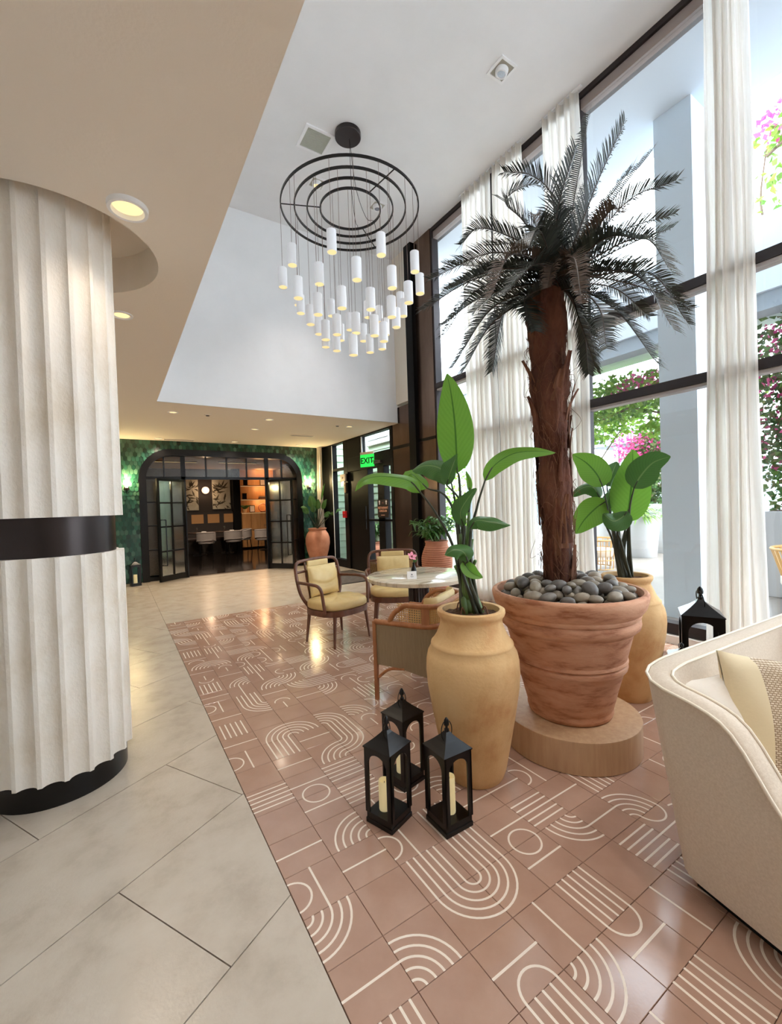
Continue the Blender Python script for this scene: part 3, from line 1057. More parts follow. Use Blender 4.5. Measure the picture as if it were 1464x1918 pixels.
# ------------------------------------------------------------------ chandelier
ch = thing('ring_chandelier', 'chandelier of four black rings hung with white cylinder pendants', 'chandelier', (2.586, 4.744, 0))
ZR = 5.115
G().lathe([(HIGH, 0.16), (HIGH - 0.05, 0.16), (HIGH - 0.055, 0.155)], 40).build('canopy', mat('canopy_black', S(40, 32, 32), 0.35), ch, smooth=40)
for R in (0.84, 0.68, 0.525, 0.37):
    n_ = 72
    prof = [(ZR - 0.014, R - 0.007), (ZR + 0.014, R - 0.007), (ZR + 0.014, R + 0.007), (ZR - 0.014, R + 0.007), (ZR - 0.014, R - 0.007)]
    G().lathe(prof, n_, cap0=False, cap1=False).build('ring', MT['black'], ch, smooth=30)
for a in (radians(158), radians(38), radians(-82)):
    G().tube([(0.37 * cos(a), 0.37 * sin(a), ZR), (0.84 * cos(a), 0.84 * sin(a), ZR)], 0.007, 6).build('spoke', MT['black'], ch)
for a in (radians(20), radians(50)):
    G().tube(bez([(0.02, 0, HIGH - 0.05), (0.12 * cos(a), 0.12 * sin(a), 5.45), (0.3 * cos(a), 0.3 * sin(a), ZR + 0.06), (0.45 * cos(a), 0.45 * sin(a), ZR + 0.09), (0.5 * cos(a), 0.5 * sin(a), ZR)], 8), 0.0035, 5).build('power_cable', MT['black'], ch)
PEND = [(2.014, 4.129, 4.235), (2.486, 3.91, 4.226), (1.757, 4.606, 4.259), (2.223, 3.987, 3.933), (1.989, 4.418, 4.023), (3.004, 4.015, 4.236), (2.609, 3.904, 3.905), (1.79, 5.027, 4.212), (3.147, 4.119, 4.065), (1.777, 4.517, 3.863), (2.852, 3.947, 3.82), (2.155, 4.218, 3.716), (2.436, 4.081, 3.708), (1.974, 4.448, 3.698), (2.702, 4.074, 3.678), (3.409, 4.913, 4.252), (3.418, 4.862, 4.14), (2.062, 5.178, 4.016), (2.142, 5.457, 4.25), (2.095, 4.952, 3.8), (2.68, 5.579, 4.266), (2.981, 4.398, 3.736), (3.149, 5.367, 4.26), (3.266, 5.238, 4.166), (2.259, 4.571, 3.574), (2.425, 4.411, 3.567), (2.855, 5.368, 4.027), (2.304, 5.187, 3.803), (2.221, 4.803, 3.587), (2.557, 4.22, 3.494), (2.935, 5.136, 3.808), (2.844, 4.479, 3.568), (3.315, 5.161, 3.971), (2.419, 5.242, 3.674), (2.805, 5.555, 3.936), (2.511, 5.106, 3.597), (2.39, 4.43, 3.313), (2.908, 4.927, 3.584), (3.085, 4.907, 3.651)]
me_sh = G().lathe([(-0.112, 0.047), (-0.115, 0.0515), (0.112, 0.0515), (0.115, 0.048), (0.115, 0.0)], 24, cap0=False, cap1=False).mesh('pendant_shade', mat('white_glass_shade', S(240, 240, 242), 0.4, emit=((1, 0.95, 0.88), 0.02)), 40)
me_df = G().lathe([(-0.1125, 0.001), (-0.1125, 0.0468)], 20, cap0=False, cap1=False).mesh('diffuser', mat('pendant_glow', (.5, 0.42, 0.25), 0.5, emit=((1.0, 0.76, 0.34), 0.46)))
me_cd = G().tube([(0, 0, 0), (0, 0, 1)], 0.0024, 5).mesh('cord', mat('pendant_cord', S(120, 100, 90), 0.6))
for x, y, z in PEND:
    p_ = inst('pendant', me_sh, ch, (x - 2.586, y - 4.744, z))
    inst('diffuser', me_df, p_)
    inst('cord', me_cd, p_, (0, 0, 0.114), (0, 0, 0), (1, 1, ZR - z - 0.114))

# ================================================================== CURTAINS
def curtain(y0t, y1t, y0b, y1b, folds, label, x=WX - 0.075, seed=0, wa=0.058):
    rr = random.Random(seed)
    ph = [rr.uniform(-0.5, 0.5) for _ in range(folds * 2 + 2)]
    am = [rr.uniform(0.7, 1.25) for _ in range(folds + 2)]
    zt, zb = HIGH - 0.01, 0.03

    def fn(u, v):
        z = zb + (zt - zb) * v
        k = v ** 0.7
        y = (y0b + (y1b - y0b) * u) * (1 - k) + (y0t + (y1t - y0t) * u) * k
        a = am[int(u * folds)] * wa * (0.55 + 0.45 * (1 - v))
        q = u * folds + 0.12 * sin(z * 1.3 + u * 9 + seed) + 0.07 * sin(u * 17 + seed)
        return (x + a * sin(2 * pi * q) - 0.012 * sin(z * 0.8 + seed), y + 0.010 * cos(4 * pi * q), z)
    t = thing('curtain', label, 'curtain', (0, 0, 0), 0, None)
    G().grid(fn, folds * 12, 30).build('sheer_panel', MT['curtain'], t, smooth=180)
    g = G()
    g.lohi((x - 0.02, min(y0t, y1t) - 0.03, HIGH - 0.02), (x + 0.02, max(y0t, y1t) + 0.03, HIGH - 0.004))
    g.build('track', MT['white'], t)
    return t


curtain(1.40, 1.69, 1.33, 1.76, 5, 'ivory curtain panel nearest the sofa and large floor lantern', seed=1)
curtain(2.90, 3.38, 2.86, 3.26, 5, 'ivory curtain panel directly behind the palm trunk', seed=2)
curtain(3.70, 4.21, 3.68, 4.20, 6, 'ivory curtain panel just left of the palm trunk', seed=3)
curtain(4.25, 4.84, 4.24, 4.80, 6, 'ivory curtain panel behind the tall green upright leaf, farthest along the windows', seed=4)
curtain(10.17, 10.38, 10.17, 10.38, 4, 'narrow ivory curtain in the corner beside the green tiled wall', x=WX - 0.16, seed=5).scale.z = LOW / HIGH

# ================================================================== POTS
JAR = [(0, .142), (.01, .148), (.05, .163), (.19, .190), (.337, .217), (.48, .240), (.56, .246), (.62, .243), (.66, .235), (.695, .216), (.702, .218), (.712, .216), (.72, .207), (.75, .187),
       (.79, .170), (.825, .162), (.842, .165), (.852, .174), (.868, .180), (.882, .178), (.888, .168), (.885, .150), (.86, .142), (.84, .142)]


def jar(loc, label, prof, m, rim_sc=1.0, soil_z=0.855, soil_r=0.142):
    t = thing('terracotta_jar', label, 'planter', loc)
    G().lathe([(z, r * (rim_sc if z > .8 else 1)) for z, r in prof], 56, cap1=False).build('jar_body', m, t, smooth=50)
    g = G()
    rr = random.Random(3)
    n_ = 28
    g.grid(lambda u, v: (soil_r * rim_sc * v * cos(2 * pi * u), soil_r * rim_sc * v * sin(2 * pi * u), soil_z + rr.uniform(-0.004, 0.008) + 0.012 * (1 - v)), n_, 7, closed_u=True)
    g.build('soil', MT['soil'], t, smooth=180)
    return t


jar((1.58, 1.713, 0), 'tall sand coloured jar planter in front of the wide palm pot', JAR, MT['jar'])
jar((3.13, 1.73, 0), 'tall sand coloured jar planter partly behind the wide palm pot', JAR, MT['jar'], 0.94)
FAR = [(0, .16), (.02, .165), (.2, .21), (.4, .27), (.58, .30), (.70, .295), (.80, .265), (.86, .225), (.89, .205), (.905, .215), (.93, .228), (.945, .222), (.94, .20), (.9, .19)]
jar((4.22, 10.02, 0), 'reddish terracotta urn in the corner by the green tiled wall', FAR, MT['jard'], 1.0, 0.91, 0.19)
RIB = [(0, .135), (.02, .14)] + [(.02 + .78 * k / 72, (.14 + .105 * sin(pi * 0.5 * min(1, k / 50)) - .07 * max(0, (k - 52) / 20) ** 1.5) + (0.006 if k % 3 == 0 else -0.002)) for k in range(1, 73)] + [(.82, .172), (.85, .185), (.865, .183), (.86, .165), (.83, .155)]
jar((4.28, 5.38, 0), 'ribbed terracotta urn with bushy plant beside the bronze pier', RIB, MT['jard'], 1.0, 0.845, 0.155)

# plinth and wide pot
t = thing('round_plinth', 'low round wooden plinth under the wide palm pot', 'plinth', (2.28, 1.627, 0))
G().lathe([(0, .378), (.004, .385), (.170, .387), (.178, .385), (.181, .378)], 72).build('plinth_drum', MT['disc'], t, smooth=40)
pot = thing('palm_pot', 'wide terracotta pot with banded collar holding the palm', 'planter', (2.28, 1.627, .181))
PP = [(0, .225), (.008, .236), (.03, .243), (.05, .240), (.055, .243), (.17, .272), (.285, .304), (.29, .318), (.305, .322), (.318, .320), (.325, .311), (.335, .324), (.346, .322), (.352, .318), (.45, .342), (.51, .357), (.518, .372), (.535, .389),
      (.556, .394), (.575, .392), (.588, .382), (.594, .392), (.606, .396), (.617, .394), (.625, .404), (.65, .422), (.69, .434), (.715, .438), (.728, .434), (.735, .424), (.733, .408), (.70, .400), (.62, .385)]
G().lathe(PP, 80, cap1=False).build('pot_body', MT['terra'], pot, smooth=40)
G().lathe([(.64, .002), (.645, .39)], 40, cap0=False, cap1=False).build('soil', MT['soil'], pot, smooth=180)

# river stones heaped around the trunk
rs = random.Random(21)
peb = []
for k in range(4):
    g = G()
    g.ball((0, 0, 0), (0.5, 0.36, 0.27 + 0.02 * k), 16, 10, jit=0.02)
    peb.append(g.mesh('river_stone', mat('pebble_%d' % k, [S(146, 134, 116), S(126, 118, 108), S(162, 148, 128), S(112, 106, 100)][k], 0.5, var=[S(122, 112, 98), S(104, 98, 90), S(138, 126, 110), S(90, 86, 82)][k], scale=2.5, bump=0.05, bscale=30), 180))
placed = []
for lay, (cnt, zz, rmax) in enumerate(((100, .728, .378), (66, .762, .345), (34, .795, .27))):
    tries = 0
    got = 0
    while got < cnt and tries < 6000:
        tries += 1
        a, q = rs.uniform(0, 2 * pi), rmax * sqrt(rs.random())
        x, y = q * cos(a), q * sin(a)
        if (x + 0.03) ** 2 + (y - 0.03) ** 2 < 0.125 ** 2:
            continue
        L = rs.uniform(0.068, 0.118) if lay else rs.uniform(0.06, 0.10)
        if any(l == lay and (x - a_) ** 2 + (y - b_) ** 2 < (0.37 * (L + c_)) ** 2 for a_, b_, c_, l in placed):
            continue
        placed.append((x, y, L, lay))
        o = bpy.data.objects.new('river_stone', peb[rs.randrange(4)])
        C.objects.link(o)
        o.location = (2.28 + x, 1.627 + y, .181 + zz - 0.05 * (q / .4) ** 2 + rs.uniform(-.006, .006))
        o.rotation_euler = (rs.uniform(-.35, .35), rs.uniform(-.35, .35), rs.uniform(0, 6.28))
        o.scale = (L, L * rs.uniform(.85, 1.05), L)
        tag(o, 'smooth grey river stone heaped in the wide terracotta palm pot', 'stone', 'river stones in the palm pot')
        got += 1

# ================================================================== PALM
palm = thing('palm_tree', 'tall palm with fibrous brown trunk and dark feathery crown', 'palm', (2.255, 1.66, 0.80))
tr = random.Random(5)
TZ = [(0.0, .098), (.06, .088), (.12, .082), (.3, .084), (.45, .078), (.6, .088), (.75, .083), (.9, .082), (1.05, .092), (1.2, .094), (1.33, .112), (1.42, .108), (1.46, .094), (1.6, .104), (1.75, .110), (1.88, .108), (1.95, .085)]


def lean(z):
    return V((-0.012 * z + 0.008 * sin(z * 3), 0.012 * z, z))


rows_, n_ = [], 36
prof = []
for (za, ra), (zb, rb) in zip(TZ, TZ[1:]):
    for k in range(6):
        prof.append((za + (zb - za) * k / 6, ra + (rb - ra) * k / 6))
g = G()
vs = []
for i, (z, r) in enumerate(prof):
    for k in range(n_):
        a = 2 * pi * k / n_
        q = r * (1 + 0.07 * sin(a * 3 + z * 7) + 0.06 * sin(a * 7 - z * 13) + tr.uniform(-.06, .06))
        vs.append(lean(z) + V((q * cos(a), q * sin(a), 0)))
g.add(vs, [(i * n_ + k, i * n_ + (k + 1) % n_, (i + 1) * n_ + (k + 1) % n_, (i + 1) * n_ + k) for i in range(len(prof) - 1) for k in range(n_)] + [tuple((len(prof) - 1) * n_ + k for k in range(n_))])
g.build('trunk', MT['trunk'], palm, smooth=70)
# torn leaf sheaths clasping the trunk
for k in range(34):
    z0 = 0.02 + 1.42 * k / 34 + tr.uniform(-.04, .04)
    a = tr.uniform(0, 2 * pi)
    hgt = tr.uniform(.16, .34)
    wd = tr.uniform(.55, .95)
    fl = tr.choice((.006, .012, .02, .032)) + (0.035 if 1.25 < z0 + hgt < 1.55 else 0)

    def fn(u, v, z0=z0, a=a, hgt=hgt, wd=wd, fl=fl):
        z = z0 + hgt * v
        aa = a + (u - .5) * wd * (1 - .75 * v)
        r = min(.118, .094 + .004 * sin(9 * u)) + fl * v * v + .004
        return lean(z) + V((r * cos(aa), r * sin(aa), 0))
    G().grid(fn, 6, 8).build('leaf_sheath', [MT['trunk'], MT['fiber']][k % 2], palm, smooth=180)
g = G()
for k in range(300):
    z = tr.uniform(.0, 1.6)
    a = tr.uniform(0, 6.28)
    r = .095 + (.015 if z > 1.15 else 0)
    b = lean(z) + V((r * cos(a), r * sin(a), 0))
    L = tr.uniform(.05, .16)
    da = tr.uniform(-1.2, 1.2)
    out = tr.uniform(.002, .03) if tr.random() < .95 else tr.uniform(.04, .10)
    m_ = lean(z + L * .5 * tr.choice((-1, 1, 1))) + V(((r + out) * cos(a + da * .5), (r + out) * sin(a + da * .5), 0))
    e = lean(z + L * tr.choice((-1, -1, 1))) + V(((r + out * .5) * cos(a + da), (r + out * .5) * sin(a + da), 0))
    g.tube(bez([b, m_, e], 4), [.0012] * 8 + [.0006], 4)
stuff(g.build('trunk_fibers', MT['fiber'], palm))

MT['frond'] = island_mat('frond_leaflet', [S(34, 38, 34), S(46, 52, 44), S(60, 64, 54), S(26, 28, 28)], 0.4, trans=0.12)
MT['frondb'] = island_mat('frond_leaflet_brown', [S(84, 62, 46), S(70, 56, 44), S(96, 74, 56)], 0.55, trans=0.15)
MT['rachis'] = mat('frond_rachis', S(62, 48, 38), 0.5)
PB = V((2.255, 1.66, 0.80))
CROWN = V((2.235, 1.69, 2.72))


def frond(pts, width=0.115, brown=False, n=46, fold=0.5):
    """rachis through pts (world), leaflets both sides"""
    P = resample(bez([p - PB for p in pts], 14), n)
    g = G()
    g.tube(P[::2], [0.0065 - 0.005 * k / (len(P[::2]) - 1) for k in range(len(P[::2]))], 5, mi=1)
    for i in range(3, n):
        t = i / (n - 1)
        tan = (P[min(i + 1, n - 1)] - P[i - 1]).normalized()
        side = tan.cross(V((0, 0, 1)))
        side = side.normalized() if side.length > 0.15 else tan.cross(V((0.6, -0.8, 0))).normalized()
        up = side.cross(tan).normalized()
        L = width * (0.45 + 0.55 * min(1, t * 5)) * (1 - 0.55 * max(0, (t - .55) / .45) ** 1.6)
        for s_ in (-1, 1):
            for h_ in (0, 0.5):
                b = P[i] + tan * (h_ * (P[i] - P[i - 1]).length)
                sw = 0.55 + 0.5 * t
                d = (side * s_ + up * (fold * tr.uniform(.6, 1.2)) + tan * sw).normalized()
                l_ = L * tr.uniform(.85, 1.1)
                m_ = b + d * l_ * .55
                e = b + d * l_ - V((0, 0, l_ * tr.uniform(.05, .28)))
                w_ = tan * 0.0039
                g.add([b - w_, b + w_, m_ + w_ * 1.1, m_ - w_ * 1.1, e], [(0, 1, 2, 3), (3, 2, 4)])
    return g.build('frond', [MT['frondb'] if brown else MT['frond'], MT['rachis']], palm)


def cp(x, y, dd):
    """point from the crown close-up: x, y in its pixels, dd metres behind the trunk axis"""
    return at(780 + x * .3552, 200 + y * .3552, 2.80 + dd)


FR = [  # control points in close-up pixels, tip depth, brown
    ([(770, 780), (845, 400), (905, 55)], .15, 0), ([(800, 780), (960, 380), (1092, 90)], -.10, 0), ([(820, 800), (1050, 470), (1235, 240)], .45, 0), ([(830, 820), (1110, 500), (1350, 395)], -.1, 0),
    ([(850, 830), (1100, 650), (1345, 570)], .2, 0), ([(850, 850), (1180, 690), (1345, 870)], -.2, 0), ([(860, 860), (1130, 720), (1340, 640)], .45, 0), ([(860, 880), (1160, 890), (1350, 1165)], -.3, 0),
    ([(880, 900), (1230, 880), (1425, 1135)], .1, 0), ([(890, 900), (1180, 950), (1435, 1060)], .4, 0), ([(850, 960), (1060, 1080), (1265, 1350)], -.2, 0), ([(830, 960), (960, 1060), (1000, 1265)], -.45, 0),
    ([(800, 980), (860, 1130), (950, 1390)], .0, 0), ([(790, 980), (880, 1180), (905, 1400)], .35, 0), ([(720, 800), (715, 480), (600, 360), (475, 345)], -.1, 0), ([(690, 800), (560, 600), (465, 500), (560, 420), (625, 410)], .1, 0),
    ([(680, 800), (500, 690), (330, 640), (240, 720)], .0, 0), ([(680, 850), (400, 770), (80, 905)], .05, 0), ([(680, 860), (330, 900), (40, 1065)], -.05, 0), ([(690, 900), (330, 960), (145, 1205)], .25, 0),
    ([(690, 920), (350, 1000), (140, 1150)], -.2, 0), ([(680, 950), (400, 1060), (195, 1365)], .0, 0), ([(690, 960), (410, 1130), (245, 1395)], -.25, 0), ([(680, 950), (470, 1060), (400, 1385)], .3, 0),
    ([(690, 950), (570, 1020), (620, 1175)], -.35, 0), ([(690, 860), (500, 780), (390, 1000)], -.5, 1), ([(700, 880), (620, 830), (470, 985)], -.55, 0), ([(740, 860), (720, 830), (690, 950)], -.4, 1),
    ([(760, 850), (830, 800), (870, 1030)], -.5, 1), ([(750, 780), (740, 560), (835, 225)], -.15, 0), ([(800, 820), (880, 560), (900, 420)], .55, 0), ([(820, 850), (1010, 560), (1090, 560)], -.4, 1),
    ([(700, 850), (560, 730), (370, 730)], .5, 0), ([(700, 830), (620, 590), (690, 580)], .4, 1), ([(690, 880), (450, 850), (160, 830)], .4, 0), ([(860, 900), (1050, 830), (1220, 830)], .55, 0),
    ([(690, 900), (480, 930), (300, 1080)], .5, 0), ([(850, 930), (1050, 960), (1220, 1100)], .5, 0), ([(690, 870), (420, 860), (170, 960)], -.35, 0), ([(840, 800), (960, 560), (1130, 330)], .3, 0),
    ([(820, 840), (1000, 690), (1200, 700)], -.45, 0), ([(700, 800), (640, 640), (590, 740)], -.3, 0)]
for pts, dt, br in FR:
    k = len(pts)
    P = [CROWN + V((tr.uniform(-.03, .03), tr.uniform(-.03, .03), tr.uniform(-.03, .03)))] + [cp(x, y, dt * (i + 1) / k) for i, (x, y) in enumerate(pts)]
    frond(P, 0.10 if br else 0.15, br, fold=0.9 if br else 0.5)

# ================================================================== BROAD LEAVED PLANTS
def blade(g, mid, width, nrm, cup=0.25, wave=0.0, shape=1.0, n=18, k=7, twist=0.0):
    """leaf blade along mid, face towards nrm, UV across/along"""
    P = resample(bez(mid, 12), n)
    if g.uv is None:
        g.uv = []
    vs = []
    ph = random.uniform(0, 6)
    for i, p in enumerate(P):
        t = i / (n - 1)
        tan = (P[min(i + 1, n - 1)] - P[max(i - 1, 0)]).normalized()
        nn = (nrm - tan * nrm.dot(tan)).normalized()
        if twist:
            nn = Matrix.Rotation(twist * t, 3, tan) @ nn
        side = tan.cross(nn)
        w_ = width * (sin(pi * min(1, t ** (0.72 * shape) * 0.985 + 0.012))) ** 0.72
        for j in range(k):
            s_ = 2 * j / (k - 1) - 1
            vs.append(p + side * (s_ * w_ / 2) + nn * (cup * w_ * (abs(s_) ** 1.4) * .5 + wave * width * abs(s_) * sin(t * 11 + ph + s_ * 1.5)))
            g.uv.append(((s_ + 1) / 2 * 1.0, t))
    g.add(vs, [(i * k + j, i * k + j + 1, (i + 1) * k + j + 1, (i + 1) * k + j) for i in range(n - 1) for j in range(k - 1)])
    return P


def leaf(root, base, stem, mid, width, face=(0, 0), cup=.25, wave=.0, m='leaf', r0=.011, twist=0.0, stem_m='dstem', shape=1.0):
    """one leaf with its stalk; world points; face = (turn towards camera-right, tilt up) of the blade normal"""
    off = root.location
    c = (mid[0] + mid[-1]) * .5
    toc = (V((0, 0, EYE)) - c).normalized()
    rt_ = V((0, 0, 1)).cross(toc).normalized()
    nrm = (toc + rt_ * face[0] + V((0, 0, 1)) * face[1]).normalized()
    g = G()
    P = blade(g, [p - off for p in mid], width, nrm, cup, wave, shape, twist=twist)
    o = g.build('leaf', MT[m], root, smooth=180)
    S_ = bez([p - off for p in [base] + stem + [mid[0]]], 8) + P[1:4]
    G().tube(S_, [r0 - (r0 - .0035) * i / (len(S_) - 1) for i in range(len(S_))], 7).build('stalk', MT[stem_m], o, smooth=180)
    return o


jl = thing('bird_of_paradise_plant', 'large leafed green plant growing in the front sand jar', 'plant', (1.58, 1.713, .86))
D = 2.33


def a_(u, v, d=0.0, D=None):
    return at(u, v, (D or 2.33) + d)


def jb(dx, dy):
    return V((1.58 + dx, 1.713 + dy, .855))


leaf(jl, jb(.0, .02), [a_(866, 1000), a_(860, 900)], [a_(856, 885), a_(852, 800), a_(845, 740), a_(837, 700)], .195, (-.1, 0), .12)
leaf(jl, jb(-.04, .0), [a_(850, 1030), a_(815, 960, -.02)], [a_(787, 922, -.03), a_(765, 900, -.06), a_(715, 892, -.14), a_(680, 900, -.20), a_(665, 920, -.22)], .115, (-.2, .9), -.35, .02, 'leaf', r0=.010)
leaf(jl, jb(-.03, .03), [a_(860, 1000, .03), a_(852, 940, .03)], [a_(845, 905, .03), a_(825, 878, .05), a_(795, 872, .12), a_(765, 885, .15)], .14, (-.4, .8), -.5, .04, 'leafd')
leaf(jl, jb(.02, .03), [a_(868, 1000, .0), a_(862, 940, .0)], [a_(836, 908, -.05), a_(845, 880, -.06), a_(856, 850, -.04)], .10, (-.8, .3), .5, .06, 'leafd')
leaf(jl, jb(-.02, .05), [a_(856, 990, .1), a_(835, 930, .1)], [a_(800, 915, .08), a_(785, 900, .1), a_(768, 888, .12), a_(758, 915, .12)], .09, (.2, .6), -.4, .05, 'leaf')
leaf(jl, jb(.05, .0), [a_(880, 1020, .0), a_(893, 950, .0)], [a_(908, 900, .0), a_(925, 872, .01), a_(960, 850, .03), a_(1000, 845, .08), a_(1040, 848, .12)], .105, (.1, .75), -.25, .02, 'leaf')
leaf(jl, jb(.02, -.03), [a_(868, 1050, -.03), a_(870, 990, -.03)], [a_(868, 985, -.04), a_(862, 960, -.05), a_(875, 935, -.05), a_(892, 915, -.04)], .10, (-.7, .1), .3, .06, 'leafd')
leaf(jl, jb(.04, -.02), [a_(880, 1040, -.05), a_(882, 1000, -.05)], [a_(880, 990, -.06), a_(892, 975, -.07), a_(920, 978, -.1), a_(956, 984, -.12)], .095, (-.1, .8), -.45, .05, 'leafd')
leaf(jl, jb(.0, -.05), [a_(868, 1080, -.08), a_(866, 1060, -.09)], [a_(876, 1052, -.12), a_(868, 1034, -.13), a_(850, 1030, -.14), a_(832, 1040, -.15)], .10, (-.2, .6), -.5, .04, 'leafd')
leaf(jl, jb(.03, -.05), [a_(880, 1090, -.1), a_(878, 1070, -.1)], [a_(868, 1052, -.1), a_(876, 1066, -.12), a_(888, 1076, -.14), a_(904, 1082, -.15)], .075, (.3, .2), .3, .03, 'leaf')
leaf(jl, jb(.03, .04), [a_(876, 1000, .06), a_(880, 930, .06)], [a_(880, 920, .06), a_(878, 900, .07), a_(872, 882, .07)], .03, (0, 0), .5, 0, 'leaf')
for k, (dx, dy, u, v) in enumerate(((-.02, -.02, 862, 1000), (.015, .0, 872, 985), (.035, .02, 884, 1010), (-.01, .03, 866, 1020), (.05, -.03, 890, 1050), (-.045, -.01, 852, 1060), (.0, -.04, 874, 1060), (.02, .05, 878, 960))):
    G().tube(bez([jb(dx, dy) - jl.location, a_(870 + dx * 200, 1080, -dy) - jl.location, a_(u, v, dy) - jl.location], 6), [.017 - .0007 * i for i in range(13)], 8).build('stem', MT['stem'], jl, smooth=180)
for k in range(4):
    a = k * 1.7
    b = jb(.05 * cos(a), .05 * sin(a)) - jl.location
    G().tube(bez([b, b + V((.03 * cos(a), .03 * sin(a), .05)), b + V((.05 * cos(a), .05 * sin(a), -.0))], 5), .004, 5).build('dry_husk', MT['fiber'], jl)

jr = thing('bird_of_paradise_plant', 'large leafed green plant growing in the jar nearest the window', 'plant', (3.13, 1.73, .86))


def b_(x, y, d=0.0):
    return at(1060 + x * .1982, 740 + y * .1982, 3.576 + d)


def rb(dx, dy):
    return V((3.13 + dx, 1.73 + dy, .855))


leaf(jr, rb(.03, 0), [b_(585, 1400), b_(585, 1250)], [b_(565, 1200, .05), b_(600, 1000, .06), b_(625, 750, .08), b_(630, 515, .1)], .27, (-.15, 0), .15, 0, 'leaf')
leaf(jr, rb(.04, -.02), [b_(600, 1400, -.04), b_(600, 1080, -.05)], [b_(640, 880, -.06), b_(700, 770, -.07), b_(820, 640, -.08), b_(985, 580, -.1)], .22, (-.25, .35), .1, .02, 'leafd')
leaf(jr, rb(-.03, 0), [b_(470, 1400, .0), b_(400, 1100, .0)], [b_(345, 865, .0), b_(290, 750, .01), b_(190, 640, .02), b_(60, 560, .04)], .22, (.2, .3), .05, .02, 'leaf')
leaf(jr, rb(-.05, .02), [b_(440, 1380, .05), b_(330, 1120, .05)], [b_(385, 1000, .02), b_(290, 1060, .0), b_(170, 1180, -.03), b_(90, 1310, -.05)], .22, (.1, .5), -.15, .03, 'leaf')
leaf(jr, rb(-.02, .03), [b_(440, 1300, .1), b_(360, 1010, .1)], [b_(320, 970, .1), b_(250, 870, .12), b_(150, 880, .14), b_(50, 960, .15)], .13, (.1, .8), -.4, .05, 'leafd')
leaf(jr, rb(.0, -.03), [b_(520, 1400, -.06), b_(490, 1280, -.08)], [b_(580, 1100, -.1), b_(520, 1160, -.12), b_(440, 1190, -.14), b_(350, 1120, -.15)], .15, (-.1, .5), -.4, .06, 'leafd')
leaf(jr, rb(.0, .03), [b_(500, 1300, .1), b_(460, 900, .12)], [b_(430, 920, .1), b_(470, 840, .12), b_(520, 740, .14), b_(555, 640, .15)], .10, (.7, .1), .4, .02, 'leafd')
leaf(jr, rb(-.02, -.01), [b_(470, 1350, .02), b_(390, 1020, .05)], [b_(330, 1080, .06), b_(380, 1020, .07), b_(410, 940, .08), b_(410, 880, .08)], .10, (.5, .2), .3, .05, 'leafd')
leaf(jr, rb(.0, .05), [b_(500, 1300, .2), b_(400, 950, .22)], [b_(385, 860, .22), b_(420, 780, .24), b_(450, 700, .26), b_(480, 630, .28)], .16, (.3, .1), .2, 0, 'leafd')
for dx, dy, x, y in ((-.03, .01, 450, 1250), (.0, .0, 480, 1200), (.03, -.01, 560, 1250), (.045, .01, 585, 1250)):
    G().tube(bez([rb(dx, dy) - jr.location, b_(500 + dx * 900, 1500) - jr.location, b_(x, y) - jr.location], 6), [.021 - .0012 * i for i in range(13)], 8).build('stem', MT['dstem'], jr, smooth=180)

# ================================================================== LANTERNS
def arch_panel(w_, h, t_, post, top, foot=0.0):
    """flat panel in XZ with an arched opening, w_ wide, h tall"""
    g = G()
    r = w_ / 2 - post
    z1 = h - top - r * 0.9
    inn = [(-r, foot)] + [(-r * cos(pi * k / 12), z1 + r * 0.9 * sin(pi * k / 12)) for k in range(13)] + [(r, foot)]
    out = [(-w_ / 2, foot)] + [(-w_ / 2 + w_ * min(1, max(0, (k - 2) / 8)), h if 2 <= k <= 10 else (z1 + (h - z1) * (k / 2 if k < 2 else (12 - k) / 2))) for k in range(13)] + [(w_ / 2, foot)]
    n_ = len(inn)
    vs = [(p[0], y, p[1]) for y in (-t_ / 2, t_ / 2) for p in out + inn]
    N2 = 2 * n_
    fs = []
    for k in range(n_ - 1):
        fs += [(k, k + 1, n_ + k + 1, n_ + k), (N2 + k + 1, N2 + k, N2 + n_ + k, N2 + n_ + k + 1), (n_ + k, n_ + k + 1, N2 + n_ + k + 1, N2 + n_ + k), (k + 1, k, N2 + k, N2 + k + 1)]
    g.add(vs, fs)
    return g


